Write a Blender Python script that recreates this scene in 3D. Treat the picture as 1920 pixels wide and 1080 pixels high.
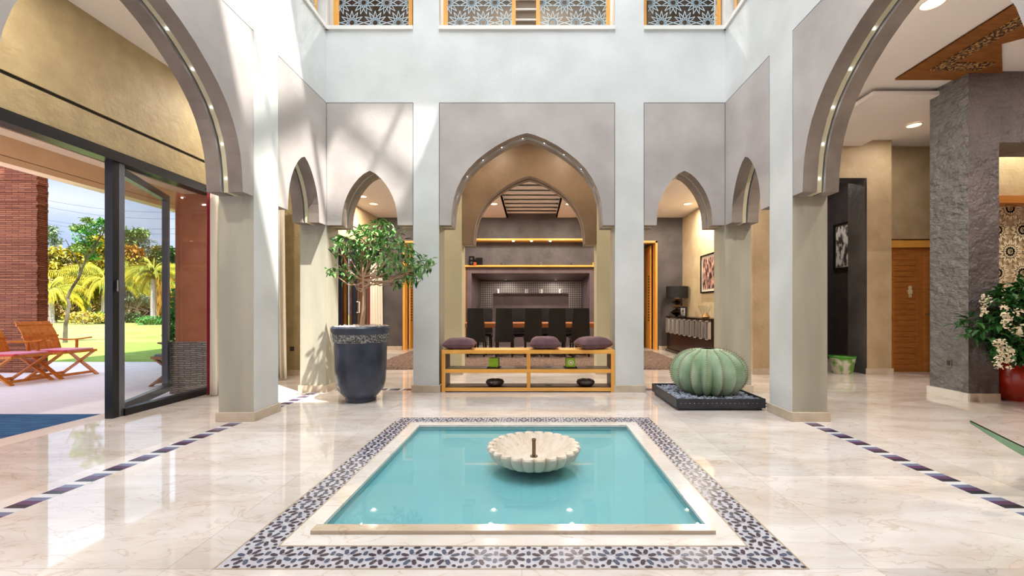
import bpy, bmesh, math, random
from mathutils import Vector, Matrix, noise
random.seed(7)
S = bpy.context.scene
COL = S.collection
for o in list(bpy.data.objects): bpy.data.objects.remove(o)
R = math.radians
PI = math.pi
# ---------------------------------------------------------------- camera, sky, sun, large lights, exposure
cd = bpy.data.cameras.new('camera'); cam = bpy.data.objects.new('camera', cd); COL.objects.link(cam)
cam.location = (0, 0, 1.1); cam.rotation_euler = (R(90), 0, 0)
cd.sensor_width = 36; cd.lens = 36*800/1920; cd.shift_x = -40/1920; cd.shift_y = 38/1920
cd.clip_start = 0.05; cd.clip_end = 500
S.camera = cam
S.view_settings.view_transform = 'Standard'; S.view_settings.look = 'None'
S.view_settings.gamma = 1; S.view_settings.use_curve_mapping = False
S.view_settings.exposure = 0.12

W = bpy.data.worlds.new('sky'); S.world = W; W.use_nodes = True
nt = W.node_tree; nt.nodes.clear()
def N(t, typ, **kw):
    n = t.nodes.new(typ)
    for k, v in kw.items(): setattr(n, k, v)
    return n
wo = N(nt, 'ShaderNodeOutputWorld'); bg = N(nt, 'ShaderNodeBackground')
tc = N(nt, 'ShaderNodeTexCoord'); sx = N(nt, 'ShaderNodeSeparateXYZ')
nt.links.new(tc.outputs['Generated'], sx.inputs[0])
mp = N(nt, 'ShaderNodeMapping'); mp.inputs['Scale'].default_value = (1, 1, 3.5)
nt.links.new(tc.outputs['Generated'], mp.inputs[0])
nz = N(nt, 'ShaderNodeTexNoise'); nz.inputs['Scale'].default_value = 2.2; nz.inputs['Detail'].default_value = 8
nt.links.new(mp.outputs[0], nz.inputs['Vector'])
cr = N(nt, 'ShaderNodeValToRGB'); cr.color_ramp.elements[0].position = .40; cr.color_ramp.elements[1].position = .60
cr.color_ramp.elements[0].color = (.46, .58, .86, 1); cr.color_ramp.elements[1].color = (.86, .90, .99, 1)
nt.links.new(nz.outputs[0], cr.inputs[0]); nt.links.new(cr.outputs[0], bg.inputs[0])
mr = N(nt, 'ShaderNodeMapRange'); mr.inputs[1].default_value = .24; mr.inputs[2].default_value = .6
mr.inputs[3].default_value = 1.12; mr.inputs[4].default_value = 3.2
nt.links.new(sx.outputs[2], mr.inputs[0]); nt.links.new(mr.outputs[0], bg.inputs[1])
nt.links.new(bg.outputs[0], wo.inputs[0])

def light(name, typ, loc, energy, color=(1,1,1), size=1, size_y=None, direction=None, spot=None):
    l = bpy.data.lights.new(name, typ); l.energy = energy; l.color = color
    if typ == 'AREA':
        if size_y: l.shape = 'RECTANGLE'; l.size = size; l.size_y = size_y
        else: l.shape = 'DISK'; l.size = size
    elif typ == 'SUN': l.angle = size
    else: l.shadow_soft_size = size
    if spot: l.spot_size = spot; l.spot_blend = .6
    o = bpy.data.objects.new(name, l); COL.objects.link(o); o.location = loc
    if direction: o.rotation_euler = Vector(direction).to_track_quat('-Z', 'Y').to_euler()
    return o
SUND = Vector((-.39, .345, -1))
light('sun', 'SUN', (5, -5, 20), 12.5, (1, .95, .87), R(.7), direction=SUND)
light('skylight_fill', 'AREA', (-.1, 2.3, 11.2), 560, (.92, .96, 1), 5.0, 5.6, direction=(0, 0, -1))  # added area lamp below the roof, standing in for light from the sky

# ---------------------------------------------------------------- materials
def lin(c):
    return tuple(((v/255)/12.92 if v/255 <= .04045 else ((v/255+.055)/1.055)**2.4) for v in c)
M = {}
def mat(name, rgb, rough=.6, rgb2=None, scale=4, stretch=(1,1,1), bump=0, bscale=None, metal=0, spec=.5, detail=6,
        lo=.35, hi=.65, emit=None, estr=0, alpha=None, trans=0, ior=1.45, coat=0, sss=0, rough2=None, bdist=.02):
    m = bpy.data.materials.new(name); m.use_nodes = True; M[name] = m
    t = m.node_tree; b = t.nodes['Principled BSDF']
    b.inputs['Base Color'].default_value = (*lin(rgb), 1)
    b.inputs['Roughness'].default_value = rough; b.inputs['Metallic'].default_value = metal
    b.inputs['Specular IOR Level'].default_value = spec; b.inputs['IOR'].default_value = ior
    b.inputs['Transmission Weight'].default_value = trans; b.inputs['Coat Weight'].default_value = coat
    if emit: b.inputs['Emission Color'].default_value = (*lin(emit), 1); b.inputs['Emission Strength'].default_value = estr
    if rgb2 or bump:
        tc = N(t, 'ShaderNodeTexCoord'); mp = N(t, 'ShaderNodeMapping'); mp.inputs['Scale'].default_value = stretch
        t.links.new(tc.outputs['Object'], mp.inputs[0])
        nz = N(t, 'ShaderNodeTexNoise'); nz.inputs['Scale'].default_value = scale; nz.inputs['Detail'].default_value = detail
        t.links.new(mp.outputs[0], nz.inputs['Vector'])
        if rgb2:
            cr = N(t, 'ShaderNodeValToRGB'); e = cr.color_ramp.elements
            e[0].position = lo; e[1].position = hi; e[0].color = (*lin(rgb), 1); e[1].color = (*lin(rgb2), 1)
            t.links.new(nz.outputs[0], cr.inputs[0]); t.links.new(cr.outputs[0], b.inputs['Base Color'])
        if bump:
            n2 = nz
            if bscale:
                n2 = N(t, 'ShaderNodeTexNoise'); n2.inputs['Scale'].default_value = bscale; n2.inputs['Detail'].default_value = 5
                t.links.new(mp.outputs[0], n2.inputs['Vector'])
            bp = N(t, 'ShaderNodeBump'); bp.inputs['Strength'].default_value = bump; bp.inputs['Distance'].default_value = bdist
            t.links.new(n2.outputs[0], bp.inputs['Height']); t.links.new(bp.outputs[0], b.inputs['Normal'])
    return m
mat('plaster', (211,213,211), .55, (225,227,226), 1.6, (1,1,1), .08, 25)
mat('panel', (176,168,164), .5, (196,189,185), 1.8, (1,1,1), .12, 14)
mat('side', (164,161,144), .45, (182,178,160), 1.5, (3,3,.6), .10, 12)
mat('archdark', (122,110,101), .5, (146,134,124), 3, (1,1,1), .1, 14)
mat('warmpanel', (122,100,78), .45, (140,118,94), 2.5, (1,1,1), .12, 14)
mat('olive', (196,190,158), .5, (206,200,170), 2)
mat('groove', (44,38,34), .8)
mat('base', (214,200,180), .25, (196,176,152), 5, (1,1,1))
mat('ochre', (160,142,106), .6, (174,156,118), 5, (1,1,1), .45, 22)
mat('beige', (180,158,122), .6, (198,176,142), 3, (1,1,1), .45, 18)
mat('warmbeige', (198,178,140), .6, (212,194,158), 3, (1,1,1), .3, 16)
mat('ceiling', (240,235,231), .7)
mat('greywall', (74,70,71), .5, (96,90,91), 2.2, (1,1,1), .4, 14)
mat('plumwall', (92,78,82), .45, (108,93,97), 2.2, (1,1,1), .3, 12)
mat('blackwall', (50,44,46), .6, (60,54,56), 4, (1,1,1), .3, 14)
mat('slate', (110,110,112), .33, (132,131,132), 6, (1,1,1.8), 1.0, 11, detail=12, spec=.9, bdist=.10)
mat('slatefront', (94,88,90), .42, (120,111,112), 2.4, (1,1,1), .8, 14, bdist=.05)
mat('white', (236,233,228), .5)
mat('oak', (245,184,92), .38, (234,166,74), 3, (2,12,30), .05)
mat('oakv', (240,176,84), .38, (226,156,66), 3, (14,14,1.2), .05)
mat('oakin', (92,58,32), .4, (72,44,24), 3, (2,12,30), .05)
mat('doorwood', (204,134,68), .4, (178,110,50), 2.5, (2,2,26), .05)
mat('ceilwood', (150,94,36), .45, (124,76,28), 2.5, (3,14,1), .05)
mat('perf', (62,38,20), .6, (190,150,96), 38, (1,1,1), 0, None, 0, .5, 1, .5, .56)
mat('redwood', (224,142,54), .45, (204,118,40), 4, (12,3,3), .05)
mat('teak', (176,120,70), .5, (150,98,56), 4, (12,3,3), .05)
mat('blackframe', (38,38,42), .35, metal=.4)
mat('greyframe', (104,108,120), .35, metal=.5)
mat('steel', (190,188,184), .25, metal=1)
mat('darkwood', (50,28,26), .3, (38,20,20), 4, (8,8,2))
mat('satin', (196,190,186), .35, metal=.35)
mat('blackgloss', (14,13,14), .18)
mat('leather', (22,20,22), .32, (28,26,28), 6, (1,1,1), .15, 40)
mat('shade', (24,24,26), .7)
mat('cushion', (112,82,88), .85, (98,70,76), 6, (1,1,1), .2, 90)
mat('tablewood', (176,110,62), .4, (150,88,46), 3, (2,10,10))
mat('green', (156,190,40), .5, (146,180,34), 10)
mat('rug', (92,74,66), 1, (138,116,104), 26, (1,1,1), 1, 60)
mat('bluerug', (50,104,150), .95, (28,70,112), 3, (1.2,12,1), .3)
mat('terrace', (236,232,240), .6, (244,240,246), 3, (1,8,1), .05)
mat('threshold', (214,196,182), .4, (224,208,196), 4)
mat('terracotta', (176,104,70), .8, (188,116,80), 4, (1,1,1), .15, 30)
mat('canopy', (232,196,160), .8, (238,206,172), 3)
mat('lawn', (128,136,56), 1, (158,156,84), .5, (1,1,1), .6, 14)
mat('lawnshade', (118,150,50), 1, (140,168,66), 3, (1,1,1), .8, 14)  # greener copy of lawn: shade on the near strip put into the colour
mat('curtain', (232,226,212), .8)
mat('crimson', (134,18,44), .8)
mat('potblue', (44,50,64), .22, (70,78,94), 3, (1,1,1), .1, 10)
mat('potrelief', (70,74,80), .6, (176,176,172), 55, (1,1,1), 1, 55, 0, .5, 4, .47, .6)
mat('redpot', (186,46,28), .16, (158,34,20), 2, coat=.6)
mat('pebblew', (236,226,218), .7, (214,200,190), 30)
mat('pebbleg', (176,182,198), .5, (112,118,134), 9)
mat('traysteel', (52,54,60), .4, (62,64,70), 6, metal=.3)
mat('cactus', (134,164,124), .55, (176,196,168), 5, (1,1,1), .15, 30)
mat('cactusridge', (176,172,138), .8)
mat('spine', (92,66,56), .7)
mat('bark', (196,164,136), .8, (168,134,106), 12, (1,1,.4), .4, 30)
mat('darkbark', (96,78,64), .9, (124,104,88), 12, (1,1,.4), .4, 30)
mat('palebark', (212,202,196), .9, (168,156,150), 7, (1,1,3), .3, 30)
mat('leaf', (84,140,64), .35, (136,182,104), 9)
mat('mottled', (62,50,42), .9, (120,108,96), 2.2, (1,1,1), .3, 30)
mat('leafdark', (34,82,36), .45, (58,112,50), 9)
mat('flower', (226,214,188), .7)
mat('agave', (120,168,128), .5, (140,184,146), 4)
mat('agaveedge', (52,46,36), .7)
mat('palmleaf', (176,158,28), .6, (122,136,40), .8)
mat('palmdead', (186,140,40), .8, (160,110,40), 3)
mat('treegreen', (96,124,58), .8, (134,152,76), 1.2)
mat('treeyel', (168,162,58), .8, (204,184,64), 1.0)
mat('treeolive', (124,122,66), .8, (158,146,82), 1.2)
mat('treedark', (52,84,44), .8, (76,108,56), 1.2)
mat('treeblue', (118,136,112), .8, (142,156,132), 1.2)
mat('treebrown', (112,92,58), .9, (150,120,76), .9)
mat('shrubgreen', (64,128,52), .8, (92,156,70), 3)
mat('yellowfl', (236,190,40), .8)
mat('orangefl', (232,110,50), .8)
mat('stonegrey', (150,138,132), .8, (186,172,164), 9, (1,1,4), .8, 20)
mat('bowlstone', (238,224,206), .65, (226,206,184), 9, (1,1,1), .15, 60)
mat('basin', (128,184,191), .5, (134,189,195), 3)
mat('brass', (184,150,104), .35, metal=.8)
mat('pipe', (120,100,86), .35, metal=.7)
mat('grout', (196,194,200), .35, (182,180,188), 10)
mat('tileplum', (66,54,66), .25)
mat('tileblue', (74,82,104), .25)
mat('tilegrey', (168,160,166), .3)
mat('tan', (176,158,136), .4)
mat('stripb', (112,118,146), .25)
mat('stripp', (92,60,96), .25)
mat('stripk', (46,44,56), .25)
mat('stripw', (214,214,216), .25)
mat('pattern', (196,214,224), .35)
mat('gold', (244,232,196), .5)
mat('lamp', (255,255,255), .5, emit=(255,214,160), estr=3)
mat('led', (255,255,255), .5, emit=(225,235,255), estr=14)
mat('spotled', (255,255,255), .5, emit=(255,240,215), estr=8)
mat('poolled', (255,255,255), .5, emit=(255,240,215), estr=3)
mat('pinkc', (244,176,200), .85, (236,150,184), 2, (1,6,1))
mat('redc', (240,96,92), .85)
mat('greyc', (150,156,170), .85)
mat('bucket', (214,206,190), .35, (104,160,60), 7, (1,1,1), 0, None, 0, .5, 3, .45, .58)
mat('bucketrim', (70,160,50), .35)
mat('painting', (36,20,30), .6, (216,168,150), 9, (1,1.6,.8), 0, None, 0, .5, 6, .42, .62)
mat('painting2', (60,48,52), .6, (206,202,198), 5, (1,2,1), 0, None, 0, .5, 6, .44, .56)
mat('paper', (232,226,206), .7)
mat('orange', (214,90,40), .6)
mat('screenglass', (220,230,236), .1, trans=.0)
mat('wire', (90,96,120), .6)
mat('upwall', (120,104,88), .7, (140,124,106), 2)
mat('mosaicw', (54,48,50), .5, (212,202,192), 30, (1,1,1), 0, None, 0, .5, 1, .48, .52)
mat('ceramicb', (52,40,38), .25, (66,52,48), 12)
mat('socket', (60,60,64), .4)

def glassmat(name, tint, refl=1.0, base=.04, extra=None):
    m = bpy.data.materials.new(name); m.use_nodes = True; M[name] = m
    t = m.node_tree; t.nodes.clear()
    out = N(t, 'ShaderNodeOutputMaterial'); mx = N(t, 'ShaderNodeMixShader')
    tr = N(t, 'ShaderNodeBsdfTransparent'); tr.inputs[0].default_value = (*tint, 1)
    gl = N(t, 'ShaderNodeBsdfGlossy'); gl.inputs['Roughness'].default_value = .01
    lw = N(t, 'ShaderNodeLayerWeight'); lw.inputs[0].default_value = .5
    pw = N(t, 'ShaderNodeMath', operation='POWER'); pw.inputs[1].default_value = 5; t.links.new(lw.outputs['Facing'], pw.inputs[0])
    fr = N(t, 'ShaderNodeMath', operation='MULTIPLY_ADD'); fr.inputs[1].default_value = .9; fr.inputs[2].default_value = base; t.links.new(pw.outputs[0], fr.inputs[0])
    t.links.new(fr.outputs[0], mx.inputs[0]); t.links.new(tr.outputs[0], mx.inputs[1]); t.links.new(gl.outputs[0], mx.inputs[2])
    if extra:
        df = N(t, 'ShaderNodeBsdfDiffuse'); df.inputs[0].default_value = (*extra[0], 1)
        m2 = N(t, 'ShaderNodeMixShader'); m2.inputs[0].default_value = extra[1]
        t.links.new(tr.outputs[0], m2.inputs[1]); t.links.new(df.outputs[0], m2.inputs[2]); t.links.new(m2.outputs[0], mx.inputs[1])
    t.links.new(mx.outputs[0], out.inputs[0])
    return m
glassmat('glass', (.96, .98, .98), base=.02)
glassmat('water', (.86, .98, .99))
glassmat('frost', (.8, .85, .9), extra=(lin((196,214,224)), .35))

def brickmat(name, c1, c2, mortar, sc, bw, rh, bump=.6, plane='XZ'):
    m = bpy.data.materials.new(name); m.use_nodes = True; M[name] = m
    t = m.node_tree; b = t.nodes['Principled BSDF']; b.inputs['Roughness'].default_value = .85
    tc = N(t, 'ShaderNodeTexCoord'); s = N(t, 'ShaderNodeSeparateXYZ'); c = N(t, 'ShaderNodeCombineXYZ')
    t.links.new(tc.outputs['Object'], s.inputs[0])
    ad = N(t, 'ShaderNodeMath'); t.links.new(s.outputs[0], ad.inputs[0]); t.links.new(s.outputs[1], ad.inputs[1])
    t.links.new(ad.outputs[0], c.inputs[0]); t.links.new(s.outputs[2], c.inputs[1])
    br = N(t, 'ShaderNodeTexBrick'); br.inputs['Scale'].default_value = sc; br.inputs['Color1'].default_value = (*lin(c1), 1)
    br.inputs['Color2'].default_value = (*lin(c2), 1); br.inputs['Mortar'].default_value = (*lin(mortar), 1)
    br.inputs['Brick Width'].default_value = bw; br.inputs['Row Height'].default_value = rh; br.inputs['Mortar Size'].default_value = .006
    br.inputs['Bias'].default_value = 0
    nz = N(t, 'ShaderNodeTexNoise'); nz.inputs['Scale'].default_value = 3; nz.inputs['Detail'].default_value = 4
    vm = N(t, 'ShaderNodeVectorMath', operation='MULTIPLY_ADD'); t.links.new(nz.outputs['Color'], vm.inputs[0]); vm.inputs[1].default_value = (.06, .05, 0)
    t.links.new(c.outputs[0], vm.inputs[2]); t.links.new(vm.outputs[0], br.inputs[0])
    t.links.new(br.outputs[0], b.inputs['Base Color'])
    n2 = N(t, 'ShaderNodeTexNoise'); n2.inputs['Scale'].default_value = 18
    sb = N(t, 'ShaderNodeMath', operation='SUBTRACT'); t.links.new(n2.outputs[0], sb.inputs[0]); t.links.new(br.outputs['Fac'], sb.inputs[1])
    bp = N(t, 'ShaderNodeBump'); bp.inputs['Strength'].default_value = bump; bp.inputs['Distance'].default_value = .03
    t.links.new(sb.outputs[0], bp.inputs['Height']); t.links.new(bp.outputs[0], b.inputs['Normal'])
brickmat('redstone', (172,106,70), (138,76,50), (92,48,32), 1, .23, .034)
brickmat('greystack', (182,168,158), (150,137,128), (112,100,94), 1, .16, .028, 1)

def marble(name, c1, c2, rough, tile=True):
    m = bpy.data.materials.new(name); m.use_nodes = True; M[name] = m
    t = m.node_tree; b = t.nodes['Principled BSDF']; L = t.links.new
    b.inputs['Roughness'].default_value = rough; b.inputs['IOR'].default_value = 1.8
    tc = N(t, 'ShaderNodeTexCoord'); mp = N(t, 'ShaderNodeMapping'); mp.inputs['Scale'].default_value = (1, 2.6, 1)
    mp.inputs['Rotation'].default_value = (0, 0, R(24)); L(tc.outputs['Object'], mp.inputs[0])
    nz = N(t, 'ShaderNodeTexNoise'); nz.inputs['Scale'].default_value = 1.1; nz.inputs['Detail'].default_value = 9; nz.inputs['Roughness'].default_value = .6
    nz.inputs['Distortion'].default_value = .6
    L(mp.outputs[0], nz.inputs['Vector'])
    cr = N(t, 'ShaderNodeValToRGB'); e = cr.color_ramp.elements; e[0].position = .3; e[1].position = .62
    e[0].color = (*lin(c1), 1); e[1].color = (*lin(c2), 1); L(nz.outputs[0], cr.inputs[0])
    # fine brownish veins
    nv = N(t, 'ShaderNodeTexNoise'); nv.inputs['Scale'].default_value = 2.4; nv.inputs['Detail'].default_value = 10; nv.inputs['Distortion'].default_value = 1.2
    L(mp.outputs[0], nv.inputs['Vector'])
    vr = N(t, 'ShaderNodeValToRGB'); ve = vr.color_ramp.elements; ve[0].position = .485; ve[0].color = (1,1,1,1); ve[1].position = .515; ve[1].color = (1,1,1,1)
    vm_ = vr.color_ramp.elements.new(.5); vm_.color = (.80,.72,.64,1)
    L(nv.outputs[0], vr.inputs[0])
    mu = N(t, 'ShaderNodeMixRGB', blend_type='MULTIPLY'); mu.inputs[0].default_value = .8; L(cr.outputs[0], mu.inputs[1]); L(vr.outputs[0], mu.inputs[2])
    outc = mu.outputs[0]
    if tile:
        s = N(t, 'ShaderNodeSeparateXYZ'); L(tc.outputs['Object'], s.inputs[0])
        def tl(sock, off, size):
            a = N(t, 'ShaderNodeMath', operation='ADD'); a.inputs[1].default_value = off; L(sock, a.inputs[0])
            d = N(t, 'ShaderNodeMath', operation='DIVIDE'); d.inputs[1].default_value = size; L(a.outputs[0], d.inputs[0])
            f = N(t, 'ShaderNodeMath', operation='FLOOR'); L(d.outputs[0], f.inputs[0])
            fr = N(t, 'ShaderNodeMath', operation='FRACT'); L(d.outputs[0], fr.inputs[0])
            lt = N(t, 'ShaderNodeMath', operation='LESS_THAN'); lt.inputs[1].default_value = .004/size; L(fr.outputs[0], lt.inputs[0])
            return f.outputs[0], lt.outputs[0]
        fx, lx = tl(s.outputs[0], 30.05, 1.5); fy, ly = tl(s.outputs[1], 30-.8, 1.0)
        cb = N(t, 'ShaderNodeCombineXYZ'); L(fx, cb.inputs[0]); L(fy, cb.inputs[1])
        wn = N(t, 'ShaderNodeTexWhiteNoise'); L(cb.outputs[0], wn.inputs[0])
        mr = N(t, 'ShaderNodeMapRange'); mr.inputs[3].default_value = .86; mr.inputs[4].default_value = 1.06; L(wn.outputs[0], mr.inputs[0])
        mx = N(t, 'ShaderNodeMath', operation='MAXIMUM'); L(lx, mx.inputs[0]); L(ly, mx.inputs[1])
        m3 = N(t, 'ShaderNodeMath', operation='MULTIPLY_ADD'); m3.inputs[1].default_value = -.25; L(mx.outputs[0], m3.inputs[0]); L(mr.outputs[0], m3.inputs[2])
        vm = N(t, 'ShaderNodeVectorMath', operation='SCALE'); L(outc, vm.inputs[0]); L(m3.outputs[0], vm.inputs['Scale'])
        outc = vm.outputs[0]
    L(outc, b.inputs['Base Color'])
marble('marble', (208,193,180), (232,225,220), .035)
marble('marbleplain', (226,216,205), (240,235,228), .08, False)
marble('marblelip', (196,172,146), (214,194,172), .15, False)

# ---------------------------------------------------------------- mesh building
class MB:
    def __init__(s): s.v = []; s.f = []; s.m = []
    def add(s, vs, fs, mi=0):
        b = len(s.v); s.v += [tuple(v) for v in vs]
        for f in fs: s.f.append([b+i for i in f]); s.m.append(mi)
    def box(s, x0, x1, y0, y1, z0, z1, mi=0, faces=None):
        # faces: dict of overrides by '-x','+x','-y','+y','-z','+z'
        vs = [(x,y,z) for z in (z0,z1) for y in (y0,y1) for x in (x0,x1)]
        F = {'-z':(0,2,3,1), '+z':(4,5,7,6), '-y':(0,1,5,4), '+y':(2,6,7,3), '-x':(0,4,6,2), '+x':(1,3,7,5)}
        b = len(s.v); s.v += vs
        for k, f in F.items():
            s.f.append([b+i for i in f]); s.m.append((faces or {}).get(k, mi))
    def obox(s, c, ax, ay, az, hx, hy, hz, mi=0):
        c = Vector(c); ax = Vector(ax)*hx; ay = Vector(ay)*hy; az = Vector(az)*hz
        vs = [c+ax*i+ay*j+az*k for k in (-1,1) for j in (-1,1) for i in (-1,1)]
        s.add(vs, [(0,2,3,1),(4,5,7,6),(0,1,5,4),(2,6,7,3),(0,4,6,2),(1,3,7,5)], mi)
    def bar(s, a, b, w, h, mi=0, up=(0,0,1)):
        a = Vector(a); b = Vector(b); d = (b-a); L = d.length; d.normalize(); u = Vector(up)
        if abs(d.dot(u)) > .95: u = Vector((0,1,0))
        sd = d.cross(u).normalized(); u2 = sd.cross(d)
        s.obox((a+b)/2, d, sd, u2, L/2, w/2, h/2, mi)
    def tube(s, pts, rad, n=8, mi=0, cap=True):
        pts = [Vector(p) for p in pts]
        if not hasattr(rad, '__len__'): rad = [rad]*len(pts)
        b = len(s.v); u = None
        for i, p in enumerate(pts):
            d = (pts[min(i+1,len(pts)-1)]-pts[max(i-1,0)])
            if d.length < 1e-9: d = Vector((0,0,1))
            d.normalize()
            if u is None:
                u = d.orthogonal().normalized()
            u = (u-d*u.dot(d)); u = u.normalized() if u.length > 1e-6 else d.orthogonal().normalized()
            w = d.cross(u)
            for k in range(n):
                a = 2*PI*k/n; s.v.append(tuple(p+(u*math.cos(a)+w*math.sin(a))*rad[i]))
        for i in range(len(pts)-1):
            for k in range(n):
                s.f.append([b+i*n+k, b+i*n+(k+1)%n, b+(i+1)*n+(k+1)%n, b+(i+1)*n+k]); s.m.append(mi)
        if cap:
            s.f.append([b+k for k in range(n)][::-1]); s.m.append(mi)
            s.f.append([b+(len(pts)-1)*n+k for k in range(n)]); s.m.append(mi)
    def lathe(s, prof, c=(0,0,0), n=40, mi=0, fn=None, cap=True):
        b = len(s.v)
        for r, z in prof:
            for k in range(n):
                a = 2*PI*k/n; rr, zz = (r, z) if fn is None else fn(r, z, a)
                s.v.append((c[0]+rr*math.cos(a), c[1]+rr*math.sin(a), c[2]+zz))
        for i in range(len(prof)-1):
            for k in range(n):
                s.f.append([b+i*n+k, b+i*n+(k+1)%n, b+(i+1)*n+(k+1)%n, b+(i+1)*n+k]); s.m.append(mi)
        if cap:
            s.f.append([b+k for k in range(n)][::-1]); s.m.append(mi)
            s.f.append([b+(len(prof)-1)*n+k for k in range(n)]); s.m.append(mi)
    def build(s, name, mats, parent=None, smooth=False, kind=None, loc=None, tri=False, bevel=0):
        me = bpy.data.meshes.new(name); me.from_pydata(s.v, [], s.f)
        if not isinstance(mats, (list, tuple)): mats = [mats]
        for m in mats: me.materials.append(M[m])
        for p, mi in zip(me.polygons, s.m): p.material_index = mi
        bm = bmesh.new(); bm.from_mesh(me)
        if tri: bmesh.ops.triangulate(bm, faces=[f for f in bm.faces if len(f.verts) > 4])
        bmesh.ops.recalc_face_normals(bm, faces=bm.faces)
        bm.to_mesh(me); bm.free()
        if smooth:
            me.polygons.foreach_set('use_smooth', [True]*len(me.polygons))
            try: me.set_sharp_from_angle(angle=R(38))
            except Exception: pass
        me.update()
        o = bpy.data.objects.new(name, me); COL.objects.link(o)
        if loc: o.location = loc
        if parent: o.parent = parent
        if kind: o['kind'] = kind
        if bevel:
            md = o.modifiers.new('bevel', 'BEVEL'); md.width = bevel; md.segments = 2; md.limit_method = 'ANGLE'
        return o
def tag(o, label, cat, group=None, kind=None):
    o['label'] = label; o['category'] = cat
    if group: o['group'] = group
    if kind: o['kind'] = kind
    return o
def thing(name, label, cat, loc=(0,0,0), rz=0, group=None):
    o = bpy.data.objects.new(name, None); COL.objects.link(o); o.location = loc; o.rotation_euler = (0,0,rz)
    o.empty_display_size = .1
    return tag(o, label, cat, group)
def dup(root, loc, rz=0, label=None):
    r = root.copy(); COL.objects.link(r); r.location = loc; r.rotation_euler = (0,0,rz)
    if label: r['label'] = label
    for ch in list(root.children):
        c = ch.copy(); COL.objects.link(c); c.parent = r
        for g in ch.children:
            d = g.copy(); COL.objects.link(d); d.parent = c
    return r
def one(name, mats, boxes, parent=None, kind=None, bevel=0, smooth=False):
    b = MB()
    for x in boxes: b.box(*x)
    return b.build(name, mats, parent, smooth, kind, bevel=bevel)
def P(px, py, z): return Vector(((px-1000)*z/800, z, 1.1+(578-py)*z/800))

# ---------------------------------------------------------------- floor and pool
PX0, PX1, PY0, PY1 = -1.353, 1.165, 1.796, 4.293
one('floor', 'marble', [(-4.24, PX0, -3, 13.9, -.3, 0), (PX1, 10, -3, 13.9, -.3, 0), (PX0, PX1, -3, PY0, -.3, 0), (PX0, PX1, PY1, 13.9, -.3, 0)], kind='structure')
pool = thing('reflecting_pool', 'shallow square turquoise pool sunk in the marble floor with a mosaic border', 'pool', (-.097, 3.07, 0))
bx = (-.097, 3.07)
def L(x, y, z=0): return (x-bx[0], y-bx[1], z)
def lbox(b, x0, x1, y0, y1, z0, z1, mi=0): b.box(x0-bx[0], x1-bx[0], y0-bx[1], y1-bx[1], z0, z1, mi)
ix0, ix1, iy0, iy1 = -1.173, .985, 1.978, 4.113
wx0, wx1, wy0, wy1 = -1.071, .877, 2.138, 4.013
def frame(b, o, i, z0, z1, mi=0):
    lbox(b, o[0], o[1], o[2], i[2], z0, z1, mi); lbox(b, o[0], o[1], i[3], o[3], z0, z1, mi)
    lbox(b, o[0], i[0], i[2], i[3], z0, z1, mi); lbox(b, i[1], o[1], i[2], i[3], z0, z1, mi)
b = MB(); frame(b, (PX0,PX1,PY0,PY1), (ix0,ix1,iy0,iy1), -.018, 0.0); border = b.build('mosaic_border', 'grout', pool)
b = MB(); e = .008
frame(b, (PX0,PX1,PY0,PY1), (PX0+e,PX1-e,PY0+e,PY1-e), 0, .0012); frame(b, (ix0-e,ix1+e,iy0-e,iy1+e), (ix0,ix1,iy0,iy1), 0, .0012)
b.build('edge_line', 'tan', border)
b = MB()
def hexa(cx, cy, ang, l, w, mi):
    l *= 1.14; w *= 1.25; c, s_ = math.cos(ang), math.sin(ang); pts = [(-l,0),(-l*.6,-w),(l*.6,-w),(l,0),(l*.6,w),(-l*.6,w)]
    top = [L(cx+x*c-y*s_, cy+x*s_+y*c, .0016) for x, y in pts]
    b.add(top, [(0,1,2,3,4,5)], mi)
p_ = .1485
def motif(cx, cy, horiz):
    for k in range(8):
        a = k*PI/4+PI/8; rr = .042
        hexa(cx+rr*math.cos(a), cy+rr*math.sin(a), a, .019, .0075, random.choice((0,0,1)))
    for k in range(4):
        a = k*PI/2
        hexa(cx+.024*math.cos(a), cy+.024*math.sin(a), a, .008, .006, 2)
        a += PI/4
    for sgn in (-1, 1):
        if horiz:
            hexa(cx, cy+sgn*.073, 0, .016, .0065, 0); hexa(cx+p_/2, cy+sgn*.028, PI/2, .015, .0075, 1); hexa(cx+p_/2, cy+sgn*.073, 0, .010, .0065, 0)
            hexa(cx+p_*.32, cy+sgn*.064, sgn*PI/4, .009, .006, 0); hexa(cx-p_*.32, cy+sgn*.064, -sgn*PI/4, .009, .006, 0)
        else:
            hexa(cx+sgn*.073, cy, PI/2, .016, .0065, 0); hexa(cx+sgn*.028, cy+p_/2, 0, .015, .0075, 1); hexa(cx+sgn*.073, cy+p_/2, PI/2, .010, .0065, 0)
            hexa(cx+sgn*.064, cy+p_*.32, sgn*PI/4, .009, .006, 0); hexa(cx+sgn*.064, cy-p_*.32, -sgn*PI/4, .009, .006, 0)
nx = 16; step = (PX1-PX0-.18)/nx; p_ = step
for i in range(nx+1):
    x = PX0+.09+i*step; motif(x, PY0+.09, True); motif(x, PY1-.09, True)
ny = 16; step = (PY1-PY0-.18)/ny; p_ = step
for i in range(1, ny):
    y = PY0+.09+i*step; motif(PX0+.09, y, False); motif(PX1-.09, y, False)
b.build('inlay_tiles', ['tileplum','tileblue','tilegrey'], border)
b = MB(); frame(b, (ix0,ix1,iy0,iy1), (wx0,wx1,wy0,wy1), -.018, 0.001); b.build('surround', 'marbleplain', pool)
b = MB(); lbox(b, wx0-.014, wx1+.011, 2.072, wy0, 0, .02); b.build('front_lip', 'marblelip', pool, bevel=.003)
b = MB(); d_ = -.055
lbox(b, wx0-.1, wx1+.1, wy0-.1, wy1+.1, d_-.05, d_); 
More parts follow.
